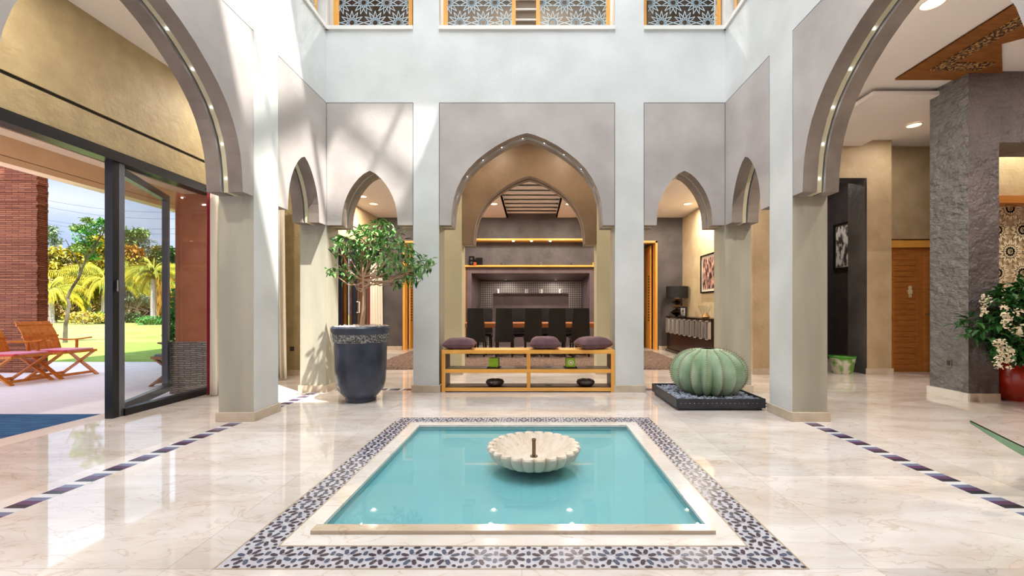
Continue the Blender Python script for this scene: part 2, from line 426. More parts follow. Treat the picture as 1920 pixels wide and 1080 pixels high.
lbox(b, wx0-.05, wx0, wy0, wy1, d_, -.022); lbox(b, wx1, wx1+.05, wy0, wy1, d_, -.022); lbox(b, wx0, wx1, wy0-.05, wy0, d_, -.022); lbox(b, wx0, wx1, wy1, wy1+.05, d_, -.022)
b.build('basin', 'basin', pool)
b = MB(); b.add([L(wx0,wy0,-.02), L(wx1,wy0,-.02), L(wx1,wy1,-.02), L(wx0,wy1,-.02)], [(0,1,2,3)]); b.build('water', 'water', pool)

# fountain bowl
bowl = thing('fountain_bowl', 'white carved stone bowl with scalloped flutes sitting in the middle of the pool', 'fountain', (.004, 3.09, 0))
nf = 24
def flute(r, z, a):
    t = abs(math.sin(a*nf/2)); s_ = max(0, min(1, (r-.05)/.28))
    return r*(1-.10*s_*(1-t**.6)), z
def flin(r, z, a):
    tw = a + .55*(1-r/.33); t = abs(math.sin(tw*nf/2)); s_ = max(0, min(1, (r-.04)/.2))
    return r*(1-.03*s_*(1-t)), z + .03*s_*(1-t**.7)*(1 if r < .30 else .3)
b = MB()
b.lathe([(.08,-.055),(.10,-.024),(.19,-.018),(.26,.008),(.31,.042),(.334,.082),(.338,.105),(.33,.116),(.318,.118)], n=240, fn=flute, cap=False)
b.lathe([(.318,.118),(.30,.112),(.285,.092),(.25,.068),(.20,.05),(.14,.036),(.08,.028),(.045,.026),(.0001,.026)], n=240, fn=lambda r,z,a: flin(r,z,a) if r < .31 else flute(r,z,a), cap=False)
b.build('bowl', 'bowlstone', bowl, True)
b = MB(); b.lathe([(.028,.026),(.028,.034),(.0135,.034),(.0135,.142),(.016,.142),(.016,.156),(.008,.156),(.008,.15)], n=20); b.build('spout', 'pipe', bowl, True)

# inlaid floor strips (trim)
def strip_y(n, xc, y0, y1):
    b = MB(); y = y1
    b.box(xc-.062, xc+.062, y0, y1, 0, .0008, 3)
    while y-.135 > y0:
        for k, mi in enumerate((0,1,2)):
            b.box(xc-.06, xc+.06, y-.045*(k+1), y-.045*k-.002, 0.0005, .0016, mi)
        y -= .18
    b.build('trim_%d' % n, ['stripb','stripp','stripk','stripw'], kind='structure')
def strip_x(n, yc, x0, x1):
    b = MB(); x = x0
    b.box(x0, x1, yc-.062, yc+.062, 0, .0008, 3)
    while x+.135 < x1:
        for k, mi in enumerate((0,1,2)):
            b.box(x+.045*k, x+.045*(k+1)-.002, yc-.06, yc+.06, 0.0005, .0016, mi)
        x += .18
    b.build('trim_%d' % n, ['stripb','stripp','stripk','stripw'], kind='structure')
strip_y(1, 2.655, 2.02, 4.10); strip_y(2, -2.855, 2.02, 4.10)
strip_y(3, 2.655, 4.6, 5.55); strip_y(4, -2.855, 4.6, 5.55)
strip_x(5, 5.775, -2.66, -1.62); strip_x(6, 5.775, 1.5, 2.46)

# ---------------------------------------------------------------- atrium walls
PROF_B = [(1,0),(.988,.15),(.965,.28),(.92,.40),(.855,.51),(.77,.61),(.66,.705),(.53,.79),(.385,.87),(.235,.935),(.105,.978),(0,1)]
PROF_S = [(1,0),(.985,.17),(.95,.31),(.89,.43),(.80,.55),(.685,.665),(.545,.77),(.39,.865),(.21,.945),(0,1)]
def arch_slab(b, axis, c, half, z0, z1, d0, d1, hw, rise, prof, mi=0, inner=0, smat=None):
    """slab with arch notch; axis 'x': wall runs along X; along-coordinate c is the bay centre"""
    pts = [(-half, z0), (-hw, z0)] + [(-hw*u, z0+rise*v) for u, v in prof[1:-1]] + [(0, z0+rise)] + \
          [(hw*u, z0+rise*v) for u, v in prof[1:-1]][::-1] + [(hw, z0), (half, z0), (half, z1), (-half, z1)]
    n = len(pts)
    f = (lambda u, d, z: (c+u, d, z)) if axis == 'x' else (lambda u, d, z: (d, c+u, z))
    vs = [f(u, d0, z) for u, z in pts] + [f(u, d1, z) for u, z in pts]
    base = len(b.v); b.v += vs
    b.f.append([base+i for i in range(n)]); b.m.append(mi)
    b.f.append([base+n+i for i in range(n)][::-1]); b.m.append(mi)
    for i in range(n):
        j = (i+1) % n
        b.f.append([base+i, base+j, base+n+j, base+n+i]); b.m.append(inner if i < n-3 else mi)
GCZ = 3.88
SPR, PTOP, SILL, TOP2, ROOF = 2.19, 3.80, 4.75, 7.3, 11.5
def panel(parent, axis, a0, a1, din, dout, small, prof=None, hw=None):
    """arch panel made of front, channel and back layers between depth din (atrium side) and dout"""
    c = (a0+a1)/2; half = (a1-a0)/2; rise = .715 if small else 1.21
    if hw is None: hw = half-.155 if not small else .345 if half < .53 else .366
    pr = PROF_S if small else PROF_B
    s_ = 1 if dout > din else -1; T = abs(dout-din)
    b = MB()
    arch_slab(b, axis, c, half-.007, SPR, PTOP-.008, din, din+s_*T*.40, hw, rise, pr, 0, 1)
    arch_slab(b, axis, c, half-.001, SPR, PTOP, din+s_*T*.40, din+s_*T*.56, hw+.018, rise+.018, pr, 2, 2)
    arch_slab(b, axis, c, half-.001, SPR, PTOP, din+s_*T*.56, din+s_*T*.62, hw+.05, rise+.05, pr, 3, 3)
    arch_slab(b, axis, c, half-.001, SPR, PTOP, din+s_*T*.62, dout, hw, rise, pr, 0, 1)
    # dark shadow gap round the panel
    f = (lambda x0,x1,z0,z1: (x0,x1,min(din+s_*.004,din+s_*.02),max(din+s_*.004,din+s_*.02),z0,z1)) if axis == 'x' else \
        (lambda x0,x1,z0,z1: (min(din+s_*.004,din+s_*.02),max(din+s_*.004,din+s_*.02),x0,x1,z0,z1))
    for q in ((a0,a1,PTOP-.008,PTOP),(a0,a0+.007,SPR,PTOP),(a1-.007,a1,SPR,PTOP)):
        b.box(*f(*q), 3)
    o = b.build('arch_panel', ['panel','archdark','olive','groove'], parent, tri=True)
    if not small:
        dep = din+s_*T*.48
        full = [(-u, v) for u, v in pr] + [(u, v) for u, v in pr[::-1][1:]]
        # evenly spaced led dots
        P2 = [((hw+.018)*u, (rise+.018)*v) for u, v in full]
        acc = 0; d_next = .12
        for i in range(len(P2)-1):
            seg = math.dist(P2[i], P2[i+1])
            while acc+seg >= d_next:
                t = (d_next-acc)/seg; u = P2[i][0]*(1-t)+P2[i+1][0]*t; v = P2[i][1]*(1-t)+P2[i+1][1]*t
                rad = math.hypot(u, v); k = (rad-.006)/rad
                q = MB(); w = (c+u*k, dep, SPR+v*k) if axis == 'x' else (dep, c+u*k, SPR+v*k)
                nrm = Vector((-u, 0, -v)).normalized() if axis == 'x' else Vector((0, -u, -v)).normalized()
                q.tube([Vector(w)-nrm*.004, Vector(w)+nrm*.004], .007, 10)
                q.build('arch_led', 'led', o)
                d_next += .31
            acc += seg
    return o
def column(parent, x0, x1, y0, y1, front, ztop=ROOF, low=SPR):
    """front: set of faces that carry the pale plaster"""
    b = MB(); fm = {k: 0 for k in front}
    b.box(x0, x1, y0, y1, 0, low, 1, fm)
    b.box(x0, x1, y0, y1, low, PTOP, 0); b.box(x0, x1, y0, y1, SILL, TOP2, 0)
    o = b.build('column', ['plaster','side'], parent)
    one('baseboard', 'base', [(x0-.02, x1+.02, y0-.02, y1+.02, 0, .09)], o, bevel=.003)
    return o
XL, XR, TH = -2.72, 2.52, .34
YB = 5.6
COLY = [(4.15,4.55),(1.6,2.0),(.2,.6),(-1.35,-1.0)]
BAYY = [(4.55,5.6,True),(2.0,4.15,False),(.6,1.6,True)]
BAYY_UP = [(4.55,5.6),(2.0,4.15),(.6,1.6)]
for side in ('left','right'):
    xi = XL if side == 'left' else XR; xo = XL-TH if side == 'left' else XR+TH
    x0, x1 = min(xi,xo), max(xi,xo)
    f = '+x' if side == 'left' else '-x'
    w = one('wall_'+side, 'plaster', [(x0,x1,-1.35,5.6,PTOP,SILL),(x0,x1,-1.35,5.6,TOP2,ROOF),(x0,x1,-1.0,.2,SPR,PTOP)], kind='structure')
    for y0, y1 in COLY: column(w, x0, x1, y0, y1, {f})
    for y0, y1, sm in BAYY: panel(w, 'y', y0, y1, xi, xo, sm)
    for y0, y1 in BAYY_UP:
        a, c_ = (xi-.16, xi+.025) if side == 'left' else (xi-.025, xi+.16)
        one('sill', 'white', [(a, c_, y0-(.0 if y0 > 1 else 0), y1, SILL-.0, SILL+.05)], w)
w = one('wall_back', 'plaster', [(XL-TH,XR+TH,YB,YB+.35,PTOP,SILL),(XL-TH,XR+TH,YB,YB+.35,TOP2,ROOF)], kind='structure')
BAYX = [(XL,-1.576,True),(-1.238,1.072,False),(1.45,XR,True)]
column(w, -1.576, -1.238, YB, YB+.35, {'-y'}); column(w, 1.072, 1.45, YB, YB+.35, {'-y'})
column(w, XL-TH, XL, YB, YB+.35, {'+x'} and set()); column(w, XR, XR+TH, YB, YB+.35, set())
for x0, x1, sm in BAYX:
    panel(w, 'x', x0, x1, YB, YB+.35, sm)
    one('sill', 'white', [(x0, x1, YB-.025, YB+.16, SILL, SILL+.05)], w)
one('wall_front', 'plaster', [(XL-TH,XR+TH,-1.35,-1.0,2.8,ROOF)], kind='structure')

# second arch behind the centre bay
w = MB(); w.box(-1.50,-1.19,7.1,7.42,0,GCZ,0); w.box(1.055,1.32,7.1,7.42,0,GCZ,0)
inner = w.build('wall_inner', 'olive', kind='structure')
one('baseboard', 'base', [(-1.52,-1.17,7.08,7.44,0,.09),(1.035,1.34,7.08,7.44,0,.09)], inner)
b = MB()
arch_slab(b, 'x', -.0675, 1.12, SPR-.02, 3.9, 7.1, 7.24, .93, 1.13, PROF_B, 0, 1)
arch_slab(b, 'x', -.0675, 1.12, SPR-.02, 3.9, 7.24, 7.30, .95, 1.15, PROF_B, 2, 2)
arch_slab(b, 'x', -.0675, 1.12, SPR-.02, 3.9, 7.30, 7.42, .93, 1.13, PROF_B, 0, 1)
b.build('arch_panel', ['warmpanel','archdark','olive'], inner, tri=True)

# unseen roof; openings and beams laid out to shape the sun patches
def roof():
    H0, H1 = ROOF, ROOF+.12
    b = MB()
    sx_, sy_ = .39*(ROOF-9), -.345*(ROOF-9)
    ax0, ax1, ay0, ay1 = -2.4+sx_, 1.12+sx_, 1.86+sy_, 3.22+sy_     # main pane
    bx0, bx1, by0, by1 = -.42+sx_, .86+sx_, 3.30+sy_, 3.76+sy_      # second pane
    b.box(-6, 10, -4, ay0, H0, H1); b.box(-6, ax0, ay0, ay1, H0, H1); b.box(ax1, 10, ay0, ay1, H0, H1)
    b.box(-6, 10, ay1, by0, H0, H1)
    b.box(-6, bx0-.9, by0, by1, H0, H1); b.box(bx0-.75, bx0, by0, by1, H0, H1); b.box(bx1, 10, by0, by1, H0, H1); b.box(-6, 10, by1, 14.5, H0, H1)
    o = b.build('ceiling_skylight', 'ceiling', kind='structure')
    q = MB()
    for a, c_, rb in (((-.25,1.8),(-.56,3.25),.075), ((-2.4,2.31),(1.2,2.38),.03), ((-.45,3.72),(.95,3.42),.05), ((.34,3.78),(.2,3.28),.04)):
        q.tube([(a[0]+sx_, a[1]+sy_, ROOF+.02), (c_[0]+sx_, c_[1]+sy_, ROOF+.02)], rb, 8)
    q.build('skylight_beam', 'blackframe', o)
roof()

# upper floor: posts, screens, back walls
one('wall_upper_back', 'upwall', [(-6,10,8.6,8.7,3.95,11.5)], kind='structure')
one('ceiling_upper', 'white', [(XL-TH,XR+TH,YB+.35,8.6,TOP2,TOP2+.1)], kind='structure')
one('window_2', 'white', [(-.9,.1,8.55,8.6,5.6,6.6),(.3,.95,8.55,8.6,5.6,6.6)], kind='structure')
def rosette_segments(w, h, r=.155):
    segs = []
    def star(cx, cy, rr, n, k, rot=0):
        pts = [(cx+rr*math.cos(2*PI*i/n+rot), cy+rr*math.sin(2*PI*i/n+rot)) for i in range(n)]
        for i in range(n): segs.append((pts[i], pts[(i+k) % n]))
        ir = rr*.24
        pp = [(cx+ir*math.cos(2*PI*i/n), cy+ir*math.sin(2*PI*i/n)) for i in range(n)]
        for i in range(n): segs.append((pp[i], pp[(i+1) % n]))
    j = 0; y = h*0+.11
    while y < h+r:
        off = (0 if j % 2 == 0 else r)
        x = -w/2-r+off
        while x < w/2+r:
            star(x+.02, y, r*1.02, 12, 5, PI/12*(j % 2)); x += 2*r
        y += r*1.73; j += 1
    out = []
    for (x0,y0),(x1,y1) in segs:      # clip to rectangle
        t0, t1 = 0, 1; dx, dy = x1-x0, y1-y0; ok = True
        for p, q in ((-dx, x0+w/2), (dx, w/2-x0), (-dy, y0), (dy, h-y0)):
            if abs(p) < 1e-9:
                if q < 0: ok = False
            else:
                t = q/p
                if p < 0: t0 = max(t0, t)
                else: t1 = min(t1, t)
        if ok and t0 < t1: out.append(((x0+dx*t0,y0+dy*t0),(x0+dx*t1,y0+dy*t1)))
    return out
def screen(name, label, w, h, loc, rz=0, wd=.0075, pm='pattern', glassy=True, group=None, r=.155):
    t = thing(name, label, 'balustrade' if glassy else 'screen', loc, rz, group)
    if glassy:
        b = MB(); b.box(-w/2, w/2, -.004, .004, 0, h); b.build('glass_pane', 'glass', t)
    b = MB()
    for (x0,y0),(x1,y1) in rosette_segments(w, h, r):
        d = Vector((x1-x0, y1-y0)); l = d.length
        if l < 1e-4: continue
        n = Vector((-d.y, d.x))/l*wd/2; yy = -.006
        vs = [(x0+n.x,yy,y0+n.y),(x1+n.x,yy,y1+n.y),(x1-n.x,yy,y1-n.y),(x0-n.x,yy,y0-n.y)]
        vs += [(a,yy-.003,c) for a,_,c in vs]
        b.add(vs, [(0,1,2,3),(4,7,6,5),(0,4,5,1),(1,5,6,2),(2,6,7,3),(3,7,4,0)])
    b.build('lattice', pm, t)
    return t
zs = SILL+.05
def post(x, y, label, wdt=.05):
    o = one('balustrade_post', 'oakv', [(x-wdt/2, x+wdt/2, y-.03, y+.03, zs, zs+1.0)]); tag(o, label, 'post', 'wooden posts of the upper balustrade'); return o
screen('glass_balustrade', 'patterned glass balustrade panel above the left small arch of the back wall', .93, .95, (-2.13, YB+.1, zs), group='patterned glass balustrade panels')
screen('glass_balustrade', 'patterned glass balustrade panel above the right small arch of the back wall', .93, .95, (2.0, YB+.1, zs), group='patterned glass balustrade panels')
screen('glass_balustrade', 'patterned glass balustrade panel left of the stair gap over the centre arch', .87, .95, (-.72, YB+.1, zs), group='patterned glass balustrade panels')
screen('glass_balustrade', 'patterned glass balustrade panel right of the stair gap over the centre arch', .89, .95, (.53, YB+.1, zs), group='patterned glass balustrade panels')
for x, lb in ((-2.64,'orange wooden post left of the balustrade above the left small arch'),(-1.64,'orange wooden post right of the balustrade above the left small arch'),
              (-1.175,'wooden post at the left end of the centre balustrade'),(-.262,'wooden post on the left side of the stair rails'),
              (.062,'wooden post on the right side of the stair rails'),(1.0,'wooden post at the right end of the centre balustrade'),
              (1.485,'orange wooden post left of the balustrade above the right small arch'),(2.475,'orange wooden post right of the balustrade above the right small arch')):
    post(x, YB+.12, lb)
st = thing('stair_railing', 'white horizontal rails in front of a brown panel between two wooden posts upstairs', 'railing', (-.1, YB+.2, zs))
one('panel', 'upwall', [(-.14,.14,.03,.05,0,1)], st)
for z in (.08,.22,.36,.50,.64): one('rail', 'white', [(-.14,.14,0,.02,z,z+.018)], st)
for sx_, y0, y1 in ((-1,2.1,4.05),(1,2.1,4.05),(-1,4.65,5.5),(1,4.65,5.5)):
    x = XL-.1 if sx_ < 0 else XR+.1; sd = 'left' if sx_ < 0 else 'right'; nm = 'large' if y0 < 3 else 'small'
    screen('glass_balustrade', 'patterned glass balustrade panel above the %s arch of the %s wall' % (nm, sd), y1-y0, .95, (x, (y0+y1)/2, zs), R(90), group='patterned glass balustrade panels')
for sx_ in (-1, 1):
    x = XL-.12 if sx_ < 0 else XR+.12
    post(x, 5.52, 'orange wooden post nearest the back corner above the %s wall' % ('left' if sx_ < 0 else 'right'))

# ---------------------------------------------------------------- gallery and dining room shell
GC = 3.88
w = one('wall_garden', 'ochre', [(-4.42,-4.2,-3,7.1,2.99,GC+.1),(-4.42,-4.2,-3,7.1,2.67,2.955),(-4.42,-4.2,5.95,7.1,0,2.67)], kind='structure')
one('shadow_groove', 'groove', [(-4.40,-4.215,-3,7.1,2.955,2.99)], w)
one('lintel_soffit', 'canopy', [(-4.6,-4.42,-3,7.1,2.6,3.9)], w)
one('ceiling_gallery', 'ceiling', [(-4.42,XL-TH,-3,7.45,GC,GC+.07),(XL-TH,XR+TH,YB+.35,7.45,GC,GC+.07),(XR+TH,10,-3,13,3.9,3.97)], kind='structure')
one('wall_outer', 'terracotta', [(-4.5,-4.42,-3,13.9,3.9,11.5),(9.9,10,-3,13.9,0,11.5),(-6,10,-3.1,-3,0,11.5),(-6,10,13.9,14,0,11.5)], kind='structure')
one('wall_partition', 'ochre', [(-4.2,-3.55,7.0,7.2,0,GC),], kind='structure')
one('baseboard_partition', 'base', [(-4.2,-3.53,6.98,7.0,0,.09)], kind='structure')
# dining
DX0, DX1, DY, DC = -4.13, 3.95, 11.3, 3.61
w = one('wall_dining_left', 'beige', [(-4.33,DX0,7.2,7.9,0,GC),(-4.33,DX0,11.1,DY+.2,0,GC),(-4.33,DX0,7.9,11.1,2.99,GC),(-4.33,DX0,7.9,11.1,2.67,2.96)], kind='structure')
one('shadow_groove', 'groove', [(-4.31,DX0-.012,7.9,11.1,2.96,2.99)], w)
one('wall_dining_right', 'warmbeige', [(DX1,DX1+.2,7.1,DY+.2,0,GC)], kind='structure')
w = MB()
for q in ((-4.33,-3.45,0,GC),(-2.55,-1.815,0,GC),(-3.45,-2.55,2.88,GC),(1.69,2.4,0,GC),(3.28,DX1+.2,0,GC),(2.4,3.28,2.88,GC),(-1.815,1.69,2.22,GC)):
    w.box(q[0],q[1],DY,DY+.2,q[2],q[3])
wd = w.build('wall_dining', 'greywall', kind='structure')
one('baseboard_dining', 'base', [(-4.1,-3.47,DY-.02,DY,0,.1),(3.32,3.93,DY-.02,DY,0,.1)], kind='structure')
one('wall_dining_beyond', 'greywall', [(-5,5,13.7,13.8,0,4),(-2.4,-2.3,11.5,13.7,0,4),(2.2,2.3,11.5,13.7,0,4)], kind='structure')
one('ceiling_beyond', 'ceiling', [(-5,5,11.5,13.8,3.0,3.05)], kind='structure')
# chimney breast with niche
b = MB()
nx0, nx1, nz = -1.64, 1.49, 2.03
bx0, bx1, bz = -1.61, 1.46, 1.93
b.box(-1.815, nx0, DY, DY+.15, 0, 2.2); b.box(nx1, 1.69, DY, DY+.15, 0, 2.2); b.box(nx0, nx1, DY, DY+.15, nz, 2.2)
b.add([(nx0,DY+.02,0),(bx0,12.9,0),(bx0,12.9,bz),(nx0,DY+.02,nz)], [(0,1,2,3)]); b.add([(nx1,DY+.02,0),(bx1,12.9,0),(bx1,12.9,bz),(nx1,DY+.02,nz)], [(0,1,2,3)])
b.add([(nx0,DY+.02,nz),(nx1,DY+.02,nz),(bx1,12.9,bz),(bx0,12.9,bz)], [(0,1,2,3)])
fp = b.build('fireplace', 'plumwall'); tag(fp, 'dark plum plaster fireplace surround with a deep niche at the end of the dining room', 'fireplace')
def vormat(name, c1, c2, sc):
    m = bpy.data.materials.new(name); m.use_nodes = True; M[name] = m; t = m.node_tree; b = t.nodes['Principled BSDF']; b.inputs['Roughness'].default_value = .4
    tc = N(t, 'ShaderNodeTexCoord'); sp_ = N(t, 'ShaderNodeSeparateXYZ'); t.links.new(tc.outputs['Object'], sp_.inputs[0])
    def cosn(sock):
        a = N(t, 'ShaderNodeMath', operation='MULTIPLY'); a.inputs[1].default_value = sc; t.links.new(sock, a.inputs[0])
        c = N(t, 'ShaderNodeMath', operation='COSINE'); t.links.new(a.outputs[0], c.inputs[0]); return c.outputs[0]
    ad = N(t, 'ShaderNodeMath', operation='ADD'); su = N(t, 'ShaderNodeMath', operation='SUBTRACT')
    t.links.new(sp_.outputs[0], ad.inputs[0]); t.links.new(sp_.outputs[2], ad.inputs[1]); t.links.new(sp_.outputs[0], su.inputs[0]); t.links.new(sp_.outputs[2], su.inputs[1])
    tot = None
    for sk in (sp_.outputs[0], sp_.outputs[2], ad.outputs[0], su.outputs[0]):
        c = cosn(sk)
        if tot is None: tot = c
        else:
            a = N(t, 'ShaderNodeMath', operation='ADD'); t.links.new(tot, a.inputs[0]); t.links.new(c, a.inputs[1]); tot = a.outputs[0]
    ab = N(t, 'ShaderNodeMath', operation='ABSOLUTE'); t.links.new(tot, ab.inputs[0])
    cr = N(t, 'ShaderNodeValToRGB'); e = cr.color_ramp.elements; e[0].position = .45; e[1].position = .6; e[0].color = (*lin(c1),1); e[1].color = (*lin(c2),1)
    t.links.new(ab.outputs[0], cr.inputs[0]); t.links.new(cr.outputs[0], b.inputs['Base Color'])
vormat('mosaicw', (236,226,216), (70,62,64), 95)
one('mosaic_panel', 'mosaicw', [(bx0-.1,bx1+.1,12.9,12.95,0,bz+.1)], fp)
one('hearth_block', 'plumwall', [(-1.16,1.01,12.2,12.6,0,1.53)], fp)
one('wood_trim', 'oak', [(-1.83,1.71,DY-.1,DY,2.19,2.235),(-1.83,-1.795,DY-.04,DY,0,2.19),(1.67,1.705,DY-.04,DY,0,2.19)], fp)
ws = thing('wall_shelf', 'long orange wood shelf high on the grey wall with tiny spotlights under it', 'shelf', (-.05, DY-.15, 2.85))
one('board', 'oak', [(-2.3,2.3,-.15,.15,0,.05)], ws)
for x in (-.47,.0,.49):
    q = MB(); q.lathe([(.03,-.012),(.03,0)], (x,-.06,0), 12); q.build('spotlight', 'spotled', ws)
for x0, x1, lb in ((-3.45,-2.55,'left'),(2.4,3.28,'right')):
    d = thing('door_frame', 'tall orange wood door frame in the grey wall on the %s of the dining room' % lb, 'door frame', ((x0+x1)/2, DY, 0), group='tall door frames of the dining room')
    h = (x1-x0)/2
    one('jamb', 'oakv', [(-h,-h+.055,-.03,.22,0,2.88)], d); one('jamb', 'oakv', [(h-.055,h,-.03,.22,0,2.88)], d)
    one('head', 'oak', [(-h,h,-.03,.22,2.83,2.885)], d)
    leafx = h-.10 if lb == 'right' else -h+.10
    b = MB(); s_ = 1 if lb == 'right' else -1
    b.box(leafx-.02, leafx+.02, .25, 1.05, 0, 2.8)
    for k in range(17): b.box(leafx-.022, leafx+.022, .32, .42, .75+k*.075, .79+k*.075, 1)
    b.build('door_leaf', ['oakv','groove'], d)
cbk = one('cabinet', 'blackgloss', [(2.62,3.1,12.0,12.5,0,.9)], bevel=.01); tag(cbk, 'black cabinet standing inside the right dining room doorway', 'cabinet')
cbk2 = one('cabinet', 'blackgloss', [(-3.3,-2.9,12.0,12.5,0,1.0)], bevel=.01); tag(cbk2, 'black cabinet standing inside the left dining room doorway', 'cabinet')
for i, (x, h, c_) in enumerate(((2.75,.16,'ceramicb'),(2.88,.22,'steel'),(3.0,.13,'blackgloss'))):
    b = MB(); b.lathe([(.025,0),(.035,h*.4),(.02,h*.7),(.024,h)], n=14); o = b.build('vase', c_, None, True, loc=(x,12.15,.9)); tag(o, ('leftmost','middle','rightmost')[i]+' small vase on the black cabinet in the right doorway', 'vase', 'small vases on the black cabinet')
# dining ceiling with slatted centre
b = MB()
b.box(DX0-.2,-.68,7.45,DY,3.5,3.56,0); b.box(.60,DX1+.2,7.45,DY,3.5,3.56,0); b.box(DX0-.2,DX1+.2,7.42,7.8,3.5,3.95,0)
b.box(-.68,.60,7.45,DY,3.72,3.8,0); b.box(-.71,-.68,7.45,DY,3.5,3.75,0); b.box(.60,.63,7.45,DY,3.5,3.75,0)
cl = b.build('ceiling_dining', 'ceiling', kind='structure')
for k in range(9):
    y = 7.95+k*.38; q = MB(); q.obox((-.04,y+.15,3.60),(1,0,0),(0,math.cos(.16),math.sin(.16)),(0,-math.sin(.16),math.cos(.16)),.64,.188,.015); q.build('ceiling_slat', 'ceiling', cl)
def downlight(x, y, z, label, power, col=(1,.80,.58), group='recessed ceiling spotlights', k=1):
    t = thing('ceiling_light', label, 'light', (x,y,z), 0, group)
    b = MB(); b.lathe([(.09*k,-.012),(.105*k,-.012),(.105*k,0),(.09*k,0)], n=24, cap=False); b.build('frame', 'white', t)
    b = MB(); b.lathe([(.088*k,-.008),(.088*k,-.002)], n=24); b.build('bulb', 'lamp', t)
    if power:
        l = light('lamp_light', 'AREA', (0,0,-.03), power, col, .07*k, direction=(0,0,-1)); l.parent = t
for x in (-3.66,-.91,.83,3.54):
    for y, nm in ((9.78,'far'),(9.13,'near')):
        side = {-3.66:'over the left dining door',-.91:'left of the slatted ceiling',.83:'right of the slatted ceiling',3.54:'over the sideboard'}[x]
        downlight(x, y, 3.5, '%s recessed light %s' % (nm, side), 42, (1,.87,.72))
for x, y, lb in ((-3.6,5.6,'back corner'),(-3.6,3.0,'sliding door'),(-3.6,.6,'near column')):
    downlight(x, y, GC, 'added fill light in the left gallery ceiling by the %s' % lb, 26, (1,.93,.82))  # lamps added as fill for the left gallery
for x, y, lb, pw in ((-.6,6.5,'left of the two between the centre arches',8),(.5,6.5,'right of the two between the centre arches',8),(-2.2,6.6,'behind the left small arch',14),(2.1,6.6,'behind the right small arch',14)):
    downlight(x, y, GC, 'added gallery fill light, '+lb, pw, (1,.84,.64))  # added lamps that brighten the gallery behind the back arches
for x, y, lb, pw in ((3.65,3.9,'nearest the large right arch',50),(3.6,1.4,'beside the near right column, added fill',50),(3.6,6.2,'in front of the beige wall, added fill',9),(5.8,6.5,'in front of the toilet door, added fill',9),(7.2,3.4,'over the red pot, added fill',55),(7.3,6.1,'behind the slate pier, added fill',26),(5.3,8.6,'inside the dark corridor, added fill',22)):
    downlight(x, y, 3.895, 'recessed light in the right hall ceiling '+lb, pw, (1,.92,.82))  # all but the one by the large arch are added as fill

downlight(-.1, 7.3, TOP2, 'added fill light above the upstairs landing', 120, (1,.9,.78))  # lamp added to brighten the rooms behind the upstairs screens
for x_, n_ in ((-.8,'left'),(.65,'right')): downlight(x_, 12.35, 1.93, 'small added fill light on the %s side of the fireplace niche ceiling' % n_, 9, (1,.9,.8), k=.35)  # lamps added to light up the mosaic in the niche
# right hall
one('wall_hall', 'beige', [(3.65,4.75,7.1,7.4,0,3.9),(5.55,5.96,7.1,7.4,0,3.9),(4.75,5.55,7.1,7.4,3.27,3.9),(5.96,8.4,7.38,7.5,2.3,3.9),(6.95,8.4,7.38,7.5,0,2.3)], kind='structure')
one('baseboard_hall', 'base', [(3.63,4.77,7.08,7.1,0,.1),(5.53,5.98,7.08,7.1,0,.1)], kind='structure')
one('wall_corridor', ['blackwall','greywall'], [(6.46,6.5,7.5,9.6,0,3.9),(4.0,6.5,9.5,9.6,0,3.9,1),(5.53,5.55,7.12,7.5,0,3.9,1)], kind='structure')
b = MB(); b.box(5.545,5.551,7.1,7.4,0,3.27); b.box(4.749,4.755,7.1,7.4,0,3.27); b.box(4.75,5.55,7.1,7.4,3.265,3.27); b.build('trim_7', 'greywall', kind='structure')
dr = thing('door_3', 'orange wood toilet door with horizontal grooves and a brass figure sign', 'door', (6.5, 7.4, 0)); dr['kind'] = 'structure'
b = MB(); b.box(-.30,.45,.0,.04,0,2.15)
for k in range(22): b.box(-.28,.12,-.008,0,.04+k*.095,.125+k*.095)
b.box(.15,.24,-.012,0,.02,2.1); b.box(.27,.43,-.012,0,.02,2.1)
b.build('panel', 'doorwood', dr)
one('frame', 'oak', [(-.36,.5,-.05,.04,2.15,2.27)], dr); one('frame', 'oakv', [(-.33,-.30,-.02,.04,0,2.15)], dr)
b = MB(); sh = [(0,.17),(.025,.16),(.03,.13),(.015,.115),(.055,.07),(.03,.075),(.045,.03),(.02,.035),(.02,-.03),(.008,-.03),(.008,.03),(-.008,.03),(-.008,-.03),(-.02,-.03),(-.02,.035),(-.045,.03),(-.03,.075),(-.055,.07),(-.015,.115),(-.03,.13),(-.025,.16)]
b.add([(x+.02,-.012,z+1.32) for x, z in sh]+[(x+.02,-.02,z+1.32) for x, z in sh], [tuple(range(21)), tuple(range(41,20,-1))]+[(i,(i+1)%21,21+(i+1)%21,21+i) for i in range(21)]); b.build('figure_sign', 'gold', dr, tri=True)
b = MB(); b.tube([(.33,-.012,1.0),(.33,-.06,1.0),(.25,-.06,1.0)], .01); b.build('door_handle', 'steel', dr)
